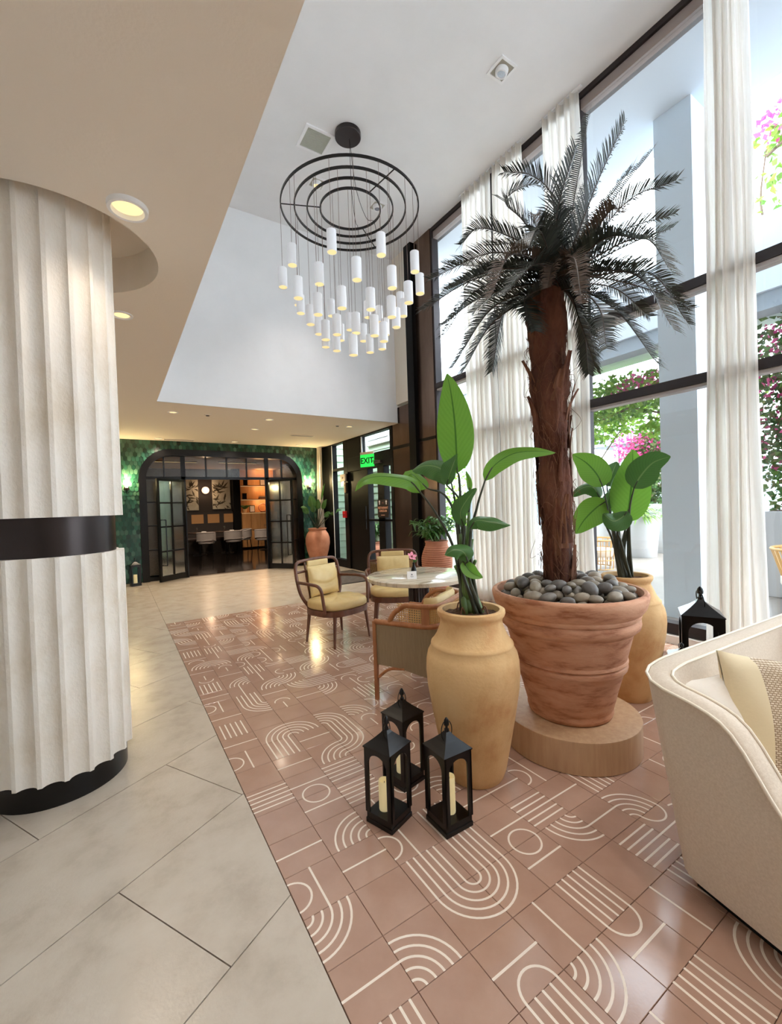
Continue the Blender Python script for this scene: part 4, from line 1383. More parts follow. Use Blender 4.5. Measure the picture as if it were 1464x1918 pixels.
def lantern(x, y, rz, s, eave, top, label, base_lip=0.0, m='black'):
    t = thing('candle_lantern', label, 'lantern', (x, y, 0), rz, None)
    G().lohi((-s / 2 - base_lip, -s / 2 - base_lip, 0), (s / 2 + base_lip, s / 2 + base_lip, .022)).build('base', MT[m], t, bevel=.002, seg=1)
    G().lohi((-s / 2 + .004, -s / 2 + .004, .022), (s / 2 - .004, s / 2 - .004, .05)).build('floor_box', MT[m], t)
    me = arch_panel(s, eave - .022, .008, s * .155, s * .17, .028).mesh('arched_side', MT[m])
    for k in range(4):
        a = k * pi / 2
        inst('arched_side', me, t, ((s / 2 - .004) * sin(a), -(s / 2 - .004) * cos(a), .022), (0, 0, a))
    h = top - eave
    kz = eave + h * .52
    q = s / 2 + .004
    P = [(eave - .006, q), (eave, q), (eave + h * .10, q * .80), (eave + h * .26, q * .50), (eave + h * .42, q * .24), (kz, q * .13)]
    g = G()
    vs = [(a * r, b * r, z) for z, r in P for a, b in ((-1, -1), (1, -1), (1, 1), (-1, 1))]
    g.add(vs, [(i * 4 + k, i * 4 + (k + 1) % 4, i * 4 + 4 + (k + 1) % 4, i * 4 + 4 + k) for i in range(len(P) - 1) for k in range(4)] + [(3, 2, 1, 0)])
    g.build('roof', MT[m], t)
    r0 = s * .075
    G().lathe([(kz - .01, r0), (kz + h * .08, r0), (kz + h * .1, r0 * .55), (kz + h * .2, r0 * .55), (kz + h * .22, r0 * 1.05), (kz + h * .32, r0 * 1.1), (kz + h * .40, r0 * .9), (top, r0 * .3)], 14).build('finial', MT[m], t, smooth=50)
    R = s * .27
    G().tube([(R * cos(2 * pi * k / 28), .018 * sin(2 * pi * k / 28 + 1), kz + h * .24 - R * .72 + R * sin(2 * pi * k / 28)) for k in range(28)], s * .014, 6, closed=True).build('ring_handle', MT[m], t, smooth=60)
    return t


def candle(x, y, r, h, label, z=.05):
    t = thing('pillar_candle', label, 'candle', (x, y, z))
    G().lathe([(0, r * .96), (.004, r), (h - .006, r), (h, r * .94), (h - .004, r * .80), (h - .022, r * .62), (h - .026, .002)], 28, cap1=False).build('wax', MT['candle'], t, smooth=50)
    G().tube([(0, 0, h - .028), (.002, 0, h - .008)], .0014, 5).build('wick', MT['black'], t)
    return t


lantern(1.018, 1.692, radians(19), .152, .352, .479, 'black arched candle lantern at the left front of the floor trio')
lantern(1.229, 1.515, radians(-1), .152, .352, .480, 'black arched candle lantern at the right front of the floor trio')
lantern(1.235, 1.885, radians(11), .154, .362, .486, 'black arched candle lantern at the back of the floor trio')
candle(1.00, 1.70, .026, .135, 'ivory pillar candle inside the left front lantern')
candle(1.232, 1.512, .026, .165, 'ivory pillar candle inside the right front lantern')
candle(1.222, 1.888, .028, .150, 'ivory pillar candle inside the back lantern of the trio')
lantern(3.53, 1.42, radians(28), .25, .60, .79, 'large black lantern standing between the sofa and the window', 0.0)
lantern(3.27, 1.435, radians(24), .16, .345, .43, 'small black lantern mostly hidden behind the sofa back')
lantern(0.30, 10.12, radians(10), .18, .42, .56, 'black lantern on the floor left of the arched doors')
candle(0.30, 10.12, .035, .17, 'pale candle inside the lantern left of the arched doors')

# ================================================================== SOFA
SO = V((1.722, .803, 0))
sofa = thing('sofa', 'oat linen sofa with scooped arm and pale piped edges', 'sofa', SO)
AF, BD = V((-.225, -.975, 0)).normalized(), V((.998, -.055, 0)).normalized()
SL = 1.95                                    # back length
pathp = [AF * 1.0, AF * 0.0, BD * SL, BD * SL + V((.225, -.975, 0)) * 1.0]
PTH = resample(round_path(pathp, [0, .10, .12, 0], 8), 120)
dist = [0]
for a, b in zip(PTH, PTH[1:]):
    dist.append(dist[-1] + (b - a).length)
TOT = dist[-1]


def top_h(s_):
    """height of the shell; s_ = distance from the back corner along the arm (negative on the back)"""
    pts = [(-9, .785), (-.16, .785), (-.06, .772), (.0, .757), (.08, .742), (.16, .728), (.21, .705), (.25, .640), (.31, .530), (.36, .462), (.41, .430), (.5, .415), (.75, .405), (9, .40)]
    for (a, za), (b, zb) in zip(pts, pts[1:]):
        if s_ <= b:
            t_ = (s_ - a) / (b - a)
            return za + (zb - za) * t_
    return .4


secs, outer_l, inner_l = [], [], []
hs = []
for i, p in enumerate(PTH):
    sa = (1.0 - .04) - dist[i]
    sb = dist[i] - (TOT - (1.0 - .04))
    hs.append(top_h(max(sa, sb)))
for _ in range(2):
    hs = [(hs[max(0, i - 1)] + hs[i] * 2 + hs[min(len(hs) - 1, i + 1)]) / 4 for i in range(len(hs))]
for i, p in enumerate(PTH):
    t_ = (PTH[min(i + 1, len(PTH) - 1)] - PTH[max(i - 1, 0)]).normalized()
    out = V((-t_.y, t_.x, 0))                # to the left of travel = outside
    h = hs[i]
    fk = .055 + .065 * max(0, out.y)
    flare = lambda z, fk=fk: fk * (z / .78) - .012
    th = .088
    prof = [(-.035, .045), (-.005, .06), (flare(.2), .2), (flare(h - .02), h - .02), (flare(h) - .006, h - .006), (flare(h) - .022, h), (flare(h) - th + .022, h + .002), (flare(h) - th + .004, h - .008), (flare(h) - th, h - .03), (flare(.30) - th - .02, .25)]
    secs.append([p + out * o + V((0, 0, z)) for o, z in prof])
    outer_l.append(p + out * (flare(h) + .001) + V((0, 0, h - .006)))
    inner_l.append(p + out * (flare(h) - th + .004) + V((0, 0, h - .003)))
g = G()
m_ = len(secs[0])
g.add([q for s_ in secs for q in s_], [(i * m_ + k, (i + 1) * m_ + k, (i + 1) * m_ + k + 1, i * m_ + k + 1) for i in range(len(secs) - 1) for k in range(m_ - 1)] + [tuple(range(m_)), tuple(reversed(range((len(secs) - 1) * m_, len(secs) * m_)))])
g.build('shell', MT['sofa'], sofa, smooth=50)
G().tube(outer_l, .0055, 7).build('piping', MT['piping'], sofa, smooth=180)
G().tube(inner_l, .0055, 7).build('piping', MT['piping'], sofa, smooth=180)
C4 = [AF * .98 + BD * .02, AF * .03 + BD * .03, BD * (SL - .03) + AF * .03, BD * (SL + .2) + V((.0, -.96, 0))]
g = G().poly([(p.x, p.y) for p in C4], .075, .30)
g.build('seat_base', MT['sofa'], sofa, bevel=.01)
g = G().poly([(p.x, p.y) for p in [AF * .93 + BD * .05, AF * .06 + BD * .06, BD * (SL - .06) + AF * .06, BD * (SL + .15) + V((0, -.9, 0))]], 0, .075)
g.build('shadow_gap_block', MT['blackmatte'], sofa)  # black block stands in for the dark shadow gap under the sofa
k_ = V((AF.x, AF.y, 0))
for i in range(2):
    a0, a1 = .09 + i * .89, .09 + (i + 1) * .89 - .01
    P = [BD * a0 + AF * .09, BD * a1 + AF * .09, BD * a1 + AF * 1.0 + V((.2 * a1, 0, 0)), BD * a0 + AF * 1.0 + V((.12, 0, 0))]
    G().poly([(p.x, p.y) for p in reversed(P)], .30, .43).build('seat_cushion', MT['sofa'], sofa, bevel=.035, seg=4, smooth=50)


def pillow(loc, rot, w_, h, d, label, ms, split=None, corner=.06):
    """stuffed square pillow, thin at the edges, pointed corners"""
    t = thing('throw_pillow', label, 'pillow', loc)
    t.rotation_euler = rot
    rr = random.Random(hash(label) % 1000)
    ph = rr.uniform(0, 6)
    for name, x0, x1, m in split or [('cover', -1, 1, ms)]:
        g = G()

        def fn(u, v, s_=1):
            x, y = x0 + (x1 - x0) * u, 2 * v - 1
            b = max(0, (1 - abs(x) ** 2.6)) ** .5 * max(0, (1 - abs(y) ** 2.6)) ** .5
            pin = 1 - .09 * (1 - y * y) * abs(x) ** 3
            pin2 = 1 - .09 * (1 - x * x) * abs(y) ** 3
            wr = .006 * sin(7 * x + 5 * y + ph) * b
            return (x * w_ / 2 * pin, s_ * (d / 2 * b + .004 + wr), y * h / 2 * pin2)
        n_ = 18
        g.grid(lambda u, v: fn(u, v, -1), n_, 18)
        g.grid(lambda u, v: fn(u, v, 1), n_, 18, flip=True)
        g.build(name, m, t, smooth=180)
    return t


MT['weave'] = mat('woven_fabric', S(214, 194, 166), .95)
n, l = MT['weave'].node_tree.nodes, MT['weave'].node_tree.links
tc = n.new('ShaderNodeTexCoord')
br = n.new('ShaderNodeTexBrick')
br.inputs['Color1'].default_value = (*S(226, 210, 186), 1)
br.inputs['Color2'].default_value = (*S(206, 186, 158), 1)
br.inputs['Mortar'].default_value = (*S(150, 124, 96), 1)
br.inputs['Scale'].default_value = 1
br.inputs['Brick Width'].default_value = .013
br.inputs['Row Height'].default_value = .0075
br.inputs['Mortar Size'].default_value = .0014
mp = n.new('ShaderNodeMapping')
mp.inputs['Rotation'].default_value = (pi / 2, 0, 0)
l.new(tc.outputs['Object'], mp.inputs[0])
l.new(mp.outputs[0], br.inputs['Vector'])
l.new(br.outputs[0], n['Principled BSDF'].inputs['Base Color'])
bp = n.new('ShaderNodeBump')
bp.inputs['Strength'].default_value = .8
bp.inputs['Distance'].default_value = .004
bp.invert = True
l.new(br.outputs['Fac'], bp.inputs['Height'])
l.new(bp.outputs[0], n['Principled BSDF'].inputs['Normal'])
MT['cream'] = mat('cream_cotton', S(226, 208, 172), .95, bump=.06, bscale=70)
pillow((2.14, .535, .55), (radians(-14), radians(5), radians(-38)), .56, .54, .20, 'two tone pillow with woven half standing in front, largest on the sofa', None,
       [('plain_half', -1, -.60, MT['cream']), ('woven_half', -.60, 1, MT['weave'])])
pillow((1.985, .70, .595), (radians(-27), radians(-8), radians(-26)), .33, .31, .13, 'white pillow with knitted band lying in the back corner of the sofa', None,
       [('plain_half', -1, .15, MT['pillow']), ('knit_half', .15, 1, MT['pillow'])])
pillow((3.02, .60, .62), (radians(-16), 0, radians(10)), .44, .40, .16, 'tan patterned pillow at the far end of the sofa', MT['weave'])

# ================================================================== LOUNGE CHAIRS
def cane(g, fn, nu, nv, r=.0013):
    """open cane weave: two sets of strands plus diagonals on surface fn(u, v)"""
    for i in range(nu + 1):
        g.tube([fn(i / nu, k / 6) for k in range(7)], r, 4)
    for j in range(nv + 1):
        g.tube([fn(k / 8, j / nv) for k in range(9)], r, 4)


def chair_a(loc, rz, label):
    t = thing('lounge_chair', label, 'chair', loc, rz, 'lounge chairs around the marble table')
    w_ = MT['wood']
    # oval seat frame
    def oval(k, n_, a, b, z, p=2.7):
        q = 2 * pi * k / n_
        c_, s_ = cos(q), sin(q)
        return V((a * abs(c_) ** (2 / p) * (1 if c_ > 0 else -1), b * abs(s_) ** (2 / p) * (1 if s_ > 0 else -1), z))
    n_ = 40
    g = G()
    vs = []
    for z, q in ((.315, .97), (.318, 1.0), (.378, 1.0), (.380, .9), (.33, .9)):
        vs += [oval(k, n_, .315 * q, .285 * q, z) for k in range(n_)]
    g.add(vs, [(i * n_ + k, i * n_ + (k + 1) % n_, (i + 1) * n_ + (k + 1) % n_, (i + 1) * n_ + k) for i in range(4) for k in range(n_)])
    g.build('seat_frame', w_, t, smooth=40)
    g = G()
    vs = [V((0, 0, .372))]
    P = [(.374, .93), (.39, .985), (.425, .99), (.452, .95), (.464, .86), (.470, .6), (.472, .25)]
    for z, q in P:
        vs += [oval(k, n_, .312 * q, .282 * q, z + (.006 * sin(k) if q < .9 else 0)) for k in range(n_)]
    vs.append(V((0, 0, .472)))
    fs = [(0, 1 + (k + 1) % n_, 1 + k) for k in range(n_)]
    fs += [(1 + i * n_ + k, 1 + i * n_ + (k + 1) % n_, 1 + (i + 1) * n_ + (k + 1) % n_, 1 + (i + 1) * n_ + k) for i in range(len(P) - 1) for k in range(n_)]
    L = len(vs) - 1
    fs += [(L, 1 + (len(P) - 1) * n_ + k, 1 + (len(P) - 1) * n_ + (k + 1) % n_) for k in range(n_)]
    g.add(vs, fs)
    g.build('seat_cushion', MT['leather'], t, smooth=70)
    for sx, sy in ((-1, -1), (1, -1), (-1, 1), (1, 1)):
        G().tube([(sx * .225, sy * .20, .345), (sx * .262, sy * .222, .0)], [.021, .012], 10).build('leg', w_, t, smooth=50)
    # bent back loop
    lp = round_path([(-.19, .235, .345), (-.30, .255, .50), (-.315, .30, .70), (-.30, .335, .855), (0, .35, .870), (.30, .335, .855), (.315, .30, .70), (.30, .255, .50), (.19, .235, .345)], [0, .10, .1, .10, .05, .10, .1, .10, 0], 6)
    G().tube(lp, .019, 10).build('back_frame', w_, t, smooth=60)
    G().tube([(-.308, .312, .745), (0, .335, .75), (.308, .312, .745)], .014, 8).build('back_rail', w_, t, smooth=60)
    for sx in (-1, 1):
        G().tube([(sx * .155, .245, .36), (sx * .165, .30, .62), (sx * .165, .342, .862)], .012, 8).build('back_slat', w_, t, smooth=60)
        arm = round_path([(sx * .312, .285, .645), (sx * .355, .05, .655), (sx * .345, -.135, .645), (sx * .318, -.155, .36)], [0, .15, .085, 0], 7)
        G().tube(arm, .017, 9).build('arm', w_, t, smooth=60)
        g = G()
        cane(g, lambda u, v, sx=sx: (sx * (.165 + (.135 - .07 * (1 - v) ** 2) * u), .245 + .075 * v, .40 + .34 * v), 14, 30)
        stuff(g.build('cane_panel', MT['cane'], t))
    G().box((0, .315, .808), (.30, .035, .10)).build('headrest_pad', MT['leather'], t, bevel=.014, seg=3, smooth=60)
    G().box((0, .268, .57), (.31, .03, .38), tilt=Matrix.Rotation(radians(-9), 3, 'X')).build('back_pad', MT['leather'], t, bevel=.012, seg=3, smooth=60)
    g = G()

    def pf(u, v, s_):
        x, z = 2 * u - 1, 2 * v - 1
        b = max(0, 1 - abs(x) ** 3) ** .5 * max(0, 1 - abs(z) ** 3) ** .5
        cr = .012 * math.exp(-((z + .25 - .35 * x * x) / .10) ** 2) + .008 * math.exp(-((z + .45 - .4 * x * x) / .08) ** 2) + .012 * math.exp(-(x / .08) ** 2) * max(0, z)
        y = (.055 * b + .006) * s_ - (-cr * b if s_ < 0 else 0)
        return (x * .205, .195 + y + .055 * (z * .5 + .5), .475 + .165 * (z + 1))
    g.grid(lambda u, v: pf(u, v, -1), 28, 24)
    g.grid(lambda u, v: pf(u, v, 1), 28, 24, flip=True)
    g.build('loose_cushion', MT['leather'], t, smooth=180)
    return t


ca = chair_a((2.02, 4.31, 0), radians(17.5), 'lounge chair with cream cushion left of the table, facing the room')
cb = dup(ca, (2.85, 4.41, 0), radians(-28), 'lounge chair with cream cushion behind the marble table')


def chair_b(loc, rz, label):
    t = thing('cane_back_chair', label, 'chair', loc, rz)
    w_ = MT['oakwood']
    # plan outline of the barrel: from front left, round the back, to front right
    PL = resample(round_path([(-.30, -.24, 0), (-.30, .26, 0), (.30, .26, 0), (.30, -.24, 0)], [0, .14, .14, 0], 8), 48)

    def lift(i):
        y = PL[i].y
        return max(0., min(1., (y + .10) / .16))
    for sx in (-1, 1):
        G().tube([(sx * .30, -.24, .0), (sx * .30, -.24, .59)], [.018, .021], 4).build('leg', w_, t)
        G().tube([(sx * .245, .255, .0), (sx * .235, .235, .30)], [.014, .021], 8).build('leg', w_, t, smooth=50)
        G().tube(round_path([(sx * .30, -.22, .17), (sx * .30, -.13, .25), (sx * .30, .0, .26)], [0, .08, 0], 6), .011, 6).build('bracket', w_, t)
    g = G()
    N_ = len(PL)
    vs, fs = [], []
    for i, p in enumerate(PL):
        t_ = (PL[min(i + 1, N_ - 1)] - PL[max(i - 1, 0)]).normalized()
        o = V((-t_.y, t_.x, 0))
        zb = .265 - .055 * max(0, min(1, (p.y + .05) / .3))
        vs += [p + o * .006 + V((0, 0, zb)), p + o * .010 + V((0, 0, .57)), p - o * .02 + V((0, 0, .57)), p - o * .02 + V((0, 0, zb))]
    for i in range(N_ - 1):
        for k in range(4):
            fs.append((i * 4 + k, (i + 1) * 4 + k, (i + 1) * 4 + (k + 1) % 4, i * 4 + (k + 1) % 4))
    g.add(vs, fs + [(0, 1, 2, 3), (N_ * 4 - 1, N_ * 4 - 2, N_ * 4 - 3, N_ * 4 - 4)])
    g.build('upholstered_shell', MT['olive'], t, smooth=40)
    G().tube([p + V((0, 0, .585)) for p in PL], .021, 8).build('lower_rail', w_, t, smooth=60)
    i0, i1 = 4, N_ - 5
    top = [PL[i0] + V((0, 0, .595))] + [PL[i0 + 1] + V((0, .0, .66))] + [PL[i] + V((0, 0, .725)) for i in range(i0 + 4, i1 - 3)] + [PL[i1 - 1] + V((0, 0, .66)), PL[i1] + V((0, 0, .595))]
    G().tube(round_path(top, .05, 4), .019, 8).build('top_rail', w_, t, smooth=60)
    for i in (13, N_ - 14):
        p = PL[i]
        t_ = (PL[i + 1] - PL[i - 1]).normalized()
        G().box(p + V((0, 0, .665)), (.055, .022, .15), atan2(t_.y, t_.x)).build('back_slat', w_, t)
    g = G()

    def cf(u, v):
        q = (i0 + 2) + u * (i1 - i0 - 4)
        i = min(N_ - 2, int(q))
        p = PL[i].lerp(PL[i + 1], q - i)
        return (p.x, p.y, .60 + .135 * v)
    for k in range(60):
        g.tube([cf(k / 60, v / 3) for v in range(4)], .0034, 4)
    for k in range(9):
        g.tube([cf(u / 60, k / 8) for u in range(61)], .0034, 4)
    stuff(g.build('cane_panel', MT['cane'], t))
    P2 = [p * .90 for p in PL]
    g = G()
    g.poly([(p.x, p.y) for p in reversed(P2)], .30, .44)
    g.build('seat_cushion', MT['leather'], t, bevel=.03, seg=3, smooth=60)
    g = G()
    P3 = resample([p for p in PL], 33)[9:24]
    vs = []
    for i, p in enumerate(P3):
        q = V((p.x * .80, p.y * .82 - .0, 0))
        e = .03 + .035 * sin(pi * i / 14)
        n_ = V((q.x * .35, q.y, 0)).normalized()
        for o, z in ((-.3, .46), (-1, .50), (-1.1, .66), (-.6, .765), (0, .775), (.35, .75), (.4, .55), (.2, .46)):
            vs.append(q + n_ * (o * e) + V((0, 0, z)))
    g.add(vs, [(i * 8 + k, (i + 1) * 8 + k, (i + 1) * 8 + (k + 1) % 8, i * 8 + (k + 1) % 8) for i in range(14) for k in range(8)] + [tuple(range(8)), tuple(reversed(range(14 * 8, 15 * 8)))])
    g.build('back_cushion', MT['leather'], t, smooth=60)
    return t


chair_b((1.985, 2.722, 0), radians(209), 'honey wood chair with cane back and olive fabric shell, seen from behind')

# ================================================================== MARBLE TABLE
TX, TY = 2.56, 3.53
tb = thing('marble_table', 'round marble topped table on dark fluted pedestal', 'table', (TX, TY, 0))
g = G()
n_ = 96
vs = []
for z, q in ((.698, .50), (.702, .512), (.735, .516), (.742, .505)):
    vs += [(q * (1 + .004 * sin(k * 17.3) + .003 * sin(k * 7.1)) * cos(2 * pi * k / n_), q * (1 + .004 * sin(k * 17.3)) * sin(2 * pi * k / n_), z) for k in range(n_)]
g.add(vs, [(i * n_ + k, i * n_ + (k + 1) % n_, (i + 1) * n_ + (k + 1) % n_, (i + 1) * n_ + k) for i in range(3) for k in range(n_)] + [tuple(reversed(range(n_))), tuple(range(3 * n_, 4 * n_))])
g.build('table_top', MT['marble'], tb, smooth=40)
g = G()
pr = [(.10 * (1 + .05 * (1 if k % 2 else -1)) * cos(2 * pi * k / 48), .10 * (1 + .05 * (1 if k % 2 else -1)) * sin(2 * pi * k / 48)) for k in range(48)]
g.poly(pr, .02, .695)
g.build('pedestal', mat('fluted_dark_wood', S(50, 34, 28), .4), tb)
G().lathe([(0, .26), (.012, .26), (.02, .25)], 40).build('foot_plate', MT['black'], tb, smooth=40)
G().lathe([(.655, .16), (.697, .30)], 40).build('top_bracket', MT['blackmatte'], tb, smooth=40)

pv = at(783, 1097, 3.72)
vz = .742
px_, py_ = pv.x * 1.14, pv.y * 1.14
vs_ = thing('bud_vase', 'small black bud vase on the marble table', 'vase', (2.43, 3.42, vz))
G().lathe([(0, .024), (.004, .027), (.07, .027), (.095, .020), (.115, .012), (.14, .0115), (.145, .014)], 24).build('vase_body', MT['black'], vs_, smooth=60)
fl = thing('pink_flower', 'single pink flower in the black bud vase on the table', 'flower', (2.43, 3.42, vz + .12))
G().tube(bez([(0, 0, 0), (-.005, 0, .04), (-.02, -.01, .07)], 5), .0025, 6).build('stem', MT['stem'], fl)
pm = mat('pink_petal', S(236, 150, 170), .6, trans=.3)
for k in range(5):
    a = 2 * pi * k / 5
    g = G()
    g.grid(lambda u, v: V((-.03, -.015, .085)) + Matrix.Rotation(.9, 3, 'X') @ V(((.008 + .042 * v) * cos(a + (u - .5) * 1.25 * sin(pi * (v * .85 + .12))), (.008 + .042 * v) * sin(a + (u - .5) * 1.25 * sin(pi * (v * .85 + .12))), .014 * v * v)), 5, 5)
    g.build('petal', pm, fl, smooth=180)
G().ball((-.03, -.02, .09), .007).build('flower_center', mat('flower_eye', S(150, 50, 60), .6), fl, smooth=180)
for k, (dx, dy, dz) in enumerate(((.035, -.01, .085), (.05, .0, .05), (.02, .01, .10))):
    g = G()
    blade(g, [V((0, 0, .02)), V((dx * .5, dy * .5, dz * .8)), V((dx, dy, dz))], .024, V((0, -1, .6)), .2, 0, 1, 8, 5)
    g.build('leaf', MT['leafd'], fl, smooth=180)
cd = thing('table_card', 'small white folded card standing on the marble table', 'card', (2.36, 3.36, vz), radians(-28))
g = G()
g.add([(-.045, -.022, 0), (.045, -.022, 0), (.045, 0, .072), (-.045, 0, .072), (-.045, .022, 0), (.045, .022, 0)], [(0, 1, 2, 3), (3, 2, 5, 4)])
o = g.build('folded_card', mat('card_white', S(244, 240, 236), .7), cd)
sm = o.modifiers.new('thick', 'SOLIDIFY')
sm.thickness = .0015
tl_ = atan2(.022, .072)
G().poly([(-.010, 0), (.010, 0), (0, .016)], 0, .0006).build('emblem', mat('print_grey', S(120, 116, 118), .7), cd, loc=(0, -.0125, .036), rot=(pi / 2 - tl_, 0, 0))
for k, w2 in enumerate((.032, .022)):
    G().lohi((-w2 / 2, -.001, 0), (w2 / 2, .001, .0006)).build('print_line', bpy.data.materials['print_grey'], cd, loc=(0, -.0160 - .0017 * k, .026 - .006 * k), rot=(pi / 2 - tl_, 0, 0))

# ================================================================== LEAFY POT PLANTS
def bush(loc, label, n_, R, zlo, zhi, lw, ll, m, cat='plant', name='bushy_plant', seed=1, stems=10):
    t = thing(name, label, cat, loc)
    rr = random.Random(seed)
    g = G()
    g.uv = []
    st = G()
    ends = []
    for k in range(stems):
        a, q = rr.uniform(0, 6.28), rr.uniform(.3, 1) * R
        z = rr.uniform(zlo + (zhi - zlo) * .4, zhi)
        e = V((q * cos(a), q * sin(a), z))
        pts = bez([V((rr.uniform(-.03, .03), rr.uniform(-.03, .03), 0)), V((e.x * .35, e.y * .35, max(z, .1) * .7 + .05)), e], 6)
        st.tube(pts, [.006 - .004 * i / (len(pts) - 1) for i in range(len(pts))], 5)
        ends.append(pts)
    for k in range(n_):
        pts = ends[k % stems]
        b = pts[rr.randrange(5, len(pts))]
        a, el = rr.uniform(0, 6.28), rr.uniform(-.7, .8)
        d = V((cos(a) * cos(el), sin(a) * cos(el), sin(el)))
        L = ll * rr.uniform(.7, 1.2)
        blade(g, [b, b + d * L * .5 + V((0, 0, .02)), b + d * L - V((0, 0, L * .25))], lw * rr.uniform(.8, 1.2), V((rr.uniform(-.4, .4), rr.uniform(-.6, .2), 1)), .2, 0, 1, 6, 3)
    st.build('stems', MT['stem'], t)
    stuff(g.build('foliage', MT[m], t, smooth=180))
    return t


bush((4.28, 5.38, .84), 'dark bushy plant spilling over the ribbed terracotta urn', 300, .44, -.12, .38, .042, .14, 'leafd', seed=4, stems=30)
tl2 = thing('bird_of_paradise_plant', 'thin dark leafed plant in the reddish corner urn', 'plant', (4.22, 10.02, .9))
for k, (u, v, w2, fx) in enumerate(((580, 928, .22, .1), (596, 935, .14, -.3), (563, 950, .16, .4), (612, 935, .12, -.3), (640, 955, .10, -.2), (583, 945, .14, .2), (620, 962, .12, .3), (608, 905, .05, 0))):
    e = at(u, v, 10.85)
    b = V((4.22, 10.02, .93))
    mid = b.lerp(e, .55) + V((0, 0, .08))
    leaf(tl2, b, [b.lerp(mid, .6)], [mid, mid.lerp(e, .55) + V((0, 0, .05)), e], w2, (fx, .4), -.2, .03, 'leafd', r0=.012)

# ================================================================== DOOR FITTINGS
MT['exit_g'] = mat('exit_green', S(30, 220, 80), .4, emit=((.02, .80, .10), .38))
ex = thing('exit_sign', 'green lit EXIT sign hanging from the door header', 'sign', (WX - .12, 7.86, 2.40), radians(-68))
G().box((0, 0, 0), (.36, .02, .26)).build('sign_panel', MT['exit_g'], ex, bevel=.004)
G().box((0, 0, .155), (.34, .05, .05)).build('sign_bracket', mat('bracket_pink', S(206, 180, 160), .5), ex, bevel=.004)
text('lettering', 'EXIT', .17, (0, -.0115, -.005), (pi / 2, 0, 0), MT['black'], ex, bold=.004)
rs_ = thing('door_notice', 'black notice reading RESTAURANT CHECK-IN on the glass door', 'sign', (WX - .04, 7.42, 1.39), radians(-90))
G().box((0, 0, 0), (.42, .006, .36)).build('notice_board', mat('notice_brown', S(36, 24, 22), .5), rs_, bevel=.002)
MT['print'] = mat('notice_print', S(214, 160, 130), .6)
MT['printw'] = mat('notice_white', S(236, 230, 226), .6)
text('lettering', 'RESTAURANT', .062, (0, -.004, .012), (pi / 2, 0, 0), MT['print'], rs_, bold=.0015)
text('lettering', 'CHECK-IN', .062, (0, -.004, -.050), (pi / 2, 0, 0), MT['print'], rs_, bold=.0015)
G().lohi((-.08, -.0045, -.140), (.06, -.003, -.128)).build('print_line', MT['print'], rs_)
for sx in (-1, 1):
    g = G()
    g.add([(sx * .13 + a, -.0042, .12 + b) for a, b in ((-.035, .012), (0, .052), (.035, .012), (.014, .012), (.014, -.04), (-.014, -.04), (-.014, .012))], [(0, 1, 2), (0, 2, 3, 6), (6, 3, 4, 5)])
    g.build('arrow', MT['printw'], rs_)
G().box((0, -.004, .115), (.05, .001, .03)).build('emblem', mat('notice_emblem', S(110, 70, 58), .6), rs_)
fa = thing('fire_alarm', 'red fire alarm box on the black door frame', 'alarm', (WX - .045, 9.14, 1.27))
G().box((0, 0, 0), (.05, .15, .16)).build('alarm_box', mat('alarm_red', S(206, 40, 44), .4), fa, bevel=.008)
G().box((-.027, 0, -.01), (.01, .09, .03)).build('pull_bar', mat('alarm_pull', S(150, 24, 30), .4), fa, bevel=.002)
st_ = thing('strobe_plate', 'cream alarm strobe plate above the red fire alarm', 'strobe', (WX - .045, 9.16, 2.13))
G().box((0, 0, 0), (.04, .26, .17)).build('plate', mat('strobe_cream', S(214, 198, 176), .5), st_, bevel=.006)
G().lathe([(0, .03), (.012, .028)], 20).build('strobe_lens', MT['white'], st_, loc=(-.02, .04, 0), rot=(0, -pi / 2, 0))
cr_ = thing('card_reader', 'slim tan plate below the cream strobe plate', 'card reader', (WX - .035, 9.10, 1.90))
G().box((0, 0, 0), (.03, .06, .24)).build('reader_body', mat('reader_tan', S(198, 160, 120), .5), cr_, bevel=.005)
G().box((-.016, 0, .06), (.004, .03, .03)).build('reader_window', MT['black'], cr_)
cl_ = thing('door_closer', 'dark door closer box and arm on the door header', 'door closer', (WX - .05, 7.55, 2.34))
G().box((0, 0, 0), (.06, .26, .06)).build('closer_body', mat('closer_grey', S(90, 84, 80), .4, metal=.6), cl_, bevel=.004)
G().tube([(-.01, -.1, .02), (-.06, .05, .04), (0, .30, .035)], .009, 6).build('closer_arm', bpy.data.materials['closer_grey'], cl_)
mt_ = thing('entrance_mat', 'dark patterned entrance mat in front of the glass doors', 'mat', (3.95, 8.0, 0))
G().lohi((-.5, -.72, .0), (.52, .72, .010)).build('mat_pile', mat('mat_charcoal', S(48, 44, 42), .95, var=S(98, 90, 84), scale=9, stretch=(1, 3, 1)), mt_, bevel=.004)
g = G()
for a, b, c, d in ((-.52, -.74, .54, -.72), (-.52, .72, .54, .74), (-.52, -.72, -.5, .72), (.52, -.72, .54, .72)):
    g.lohi((a, b, 0), (c, d, .012))
g.build('mat_border', MT['blackmatte'], mt_)


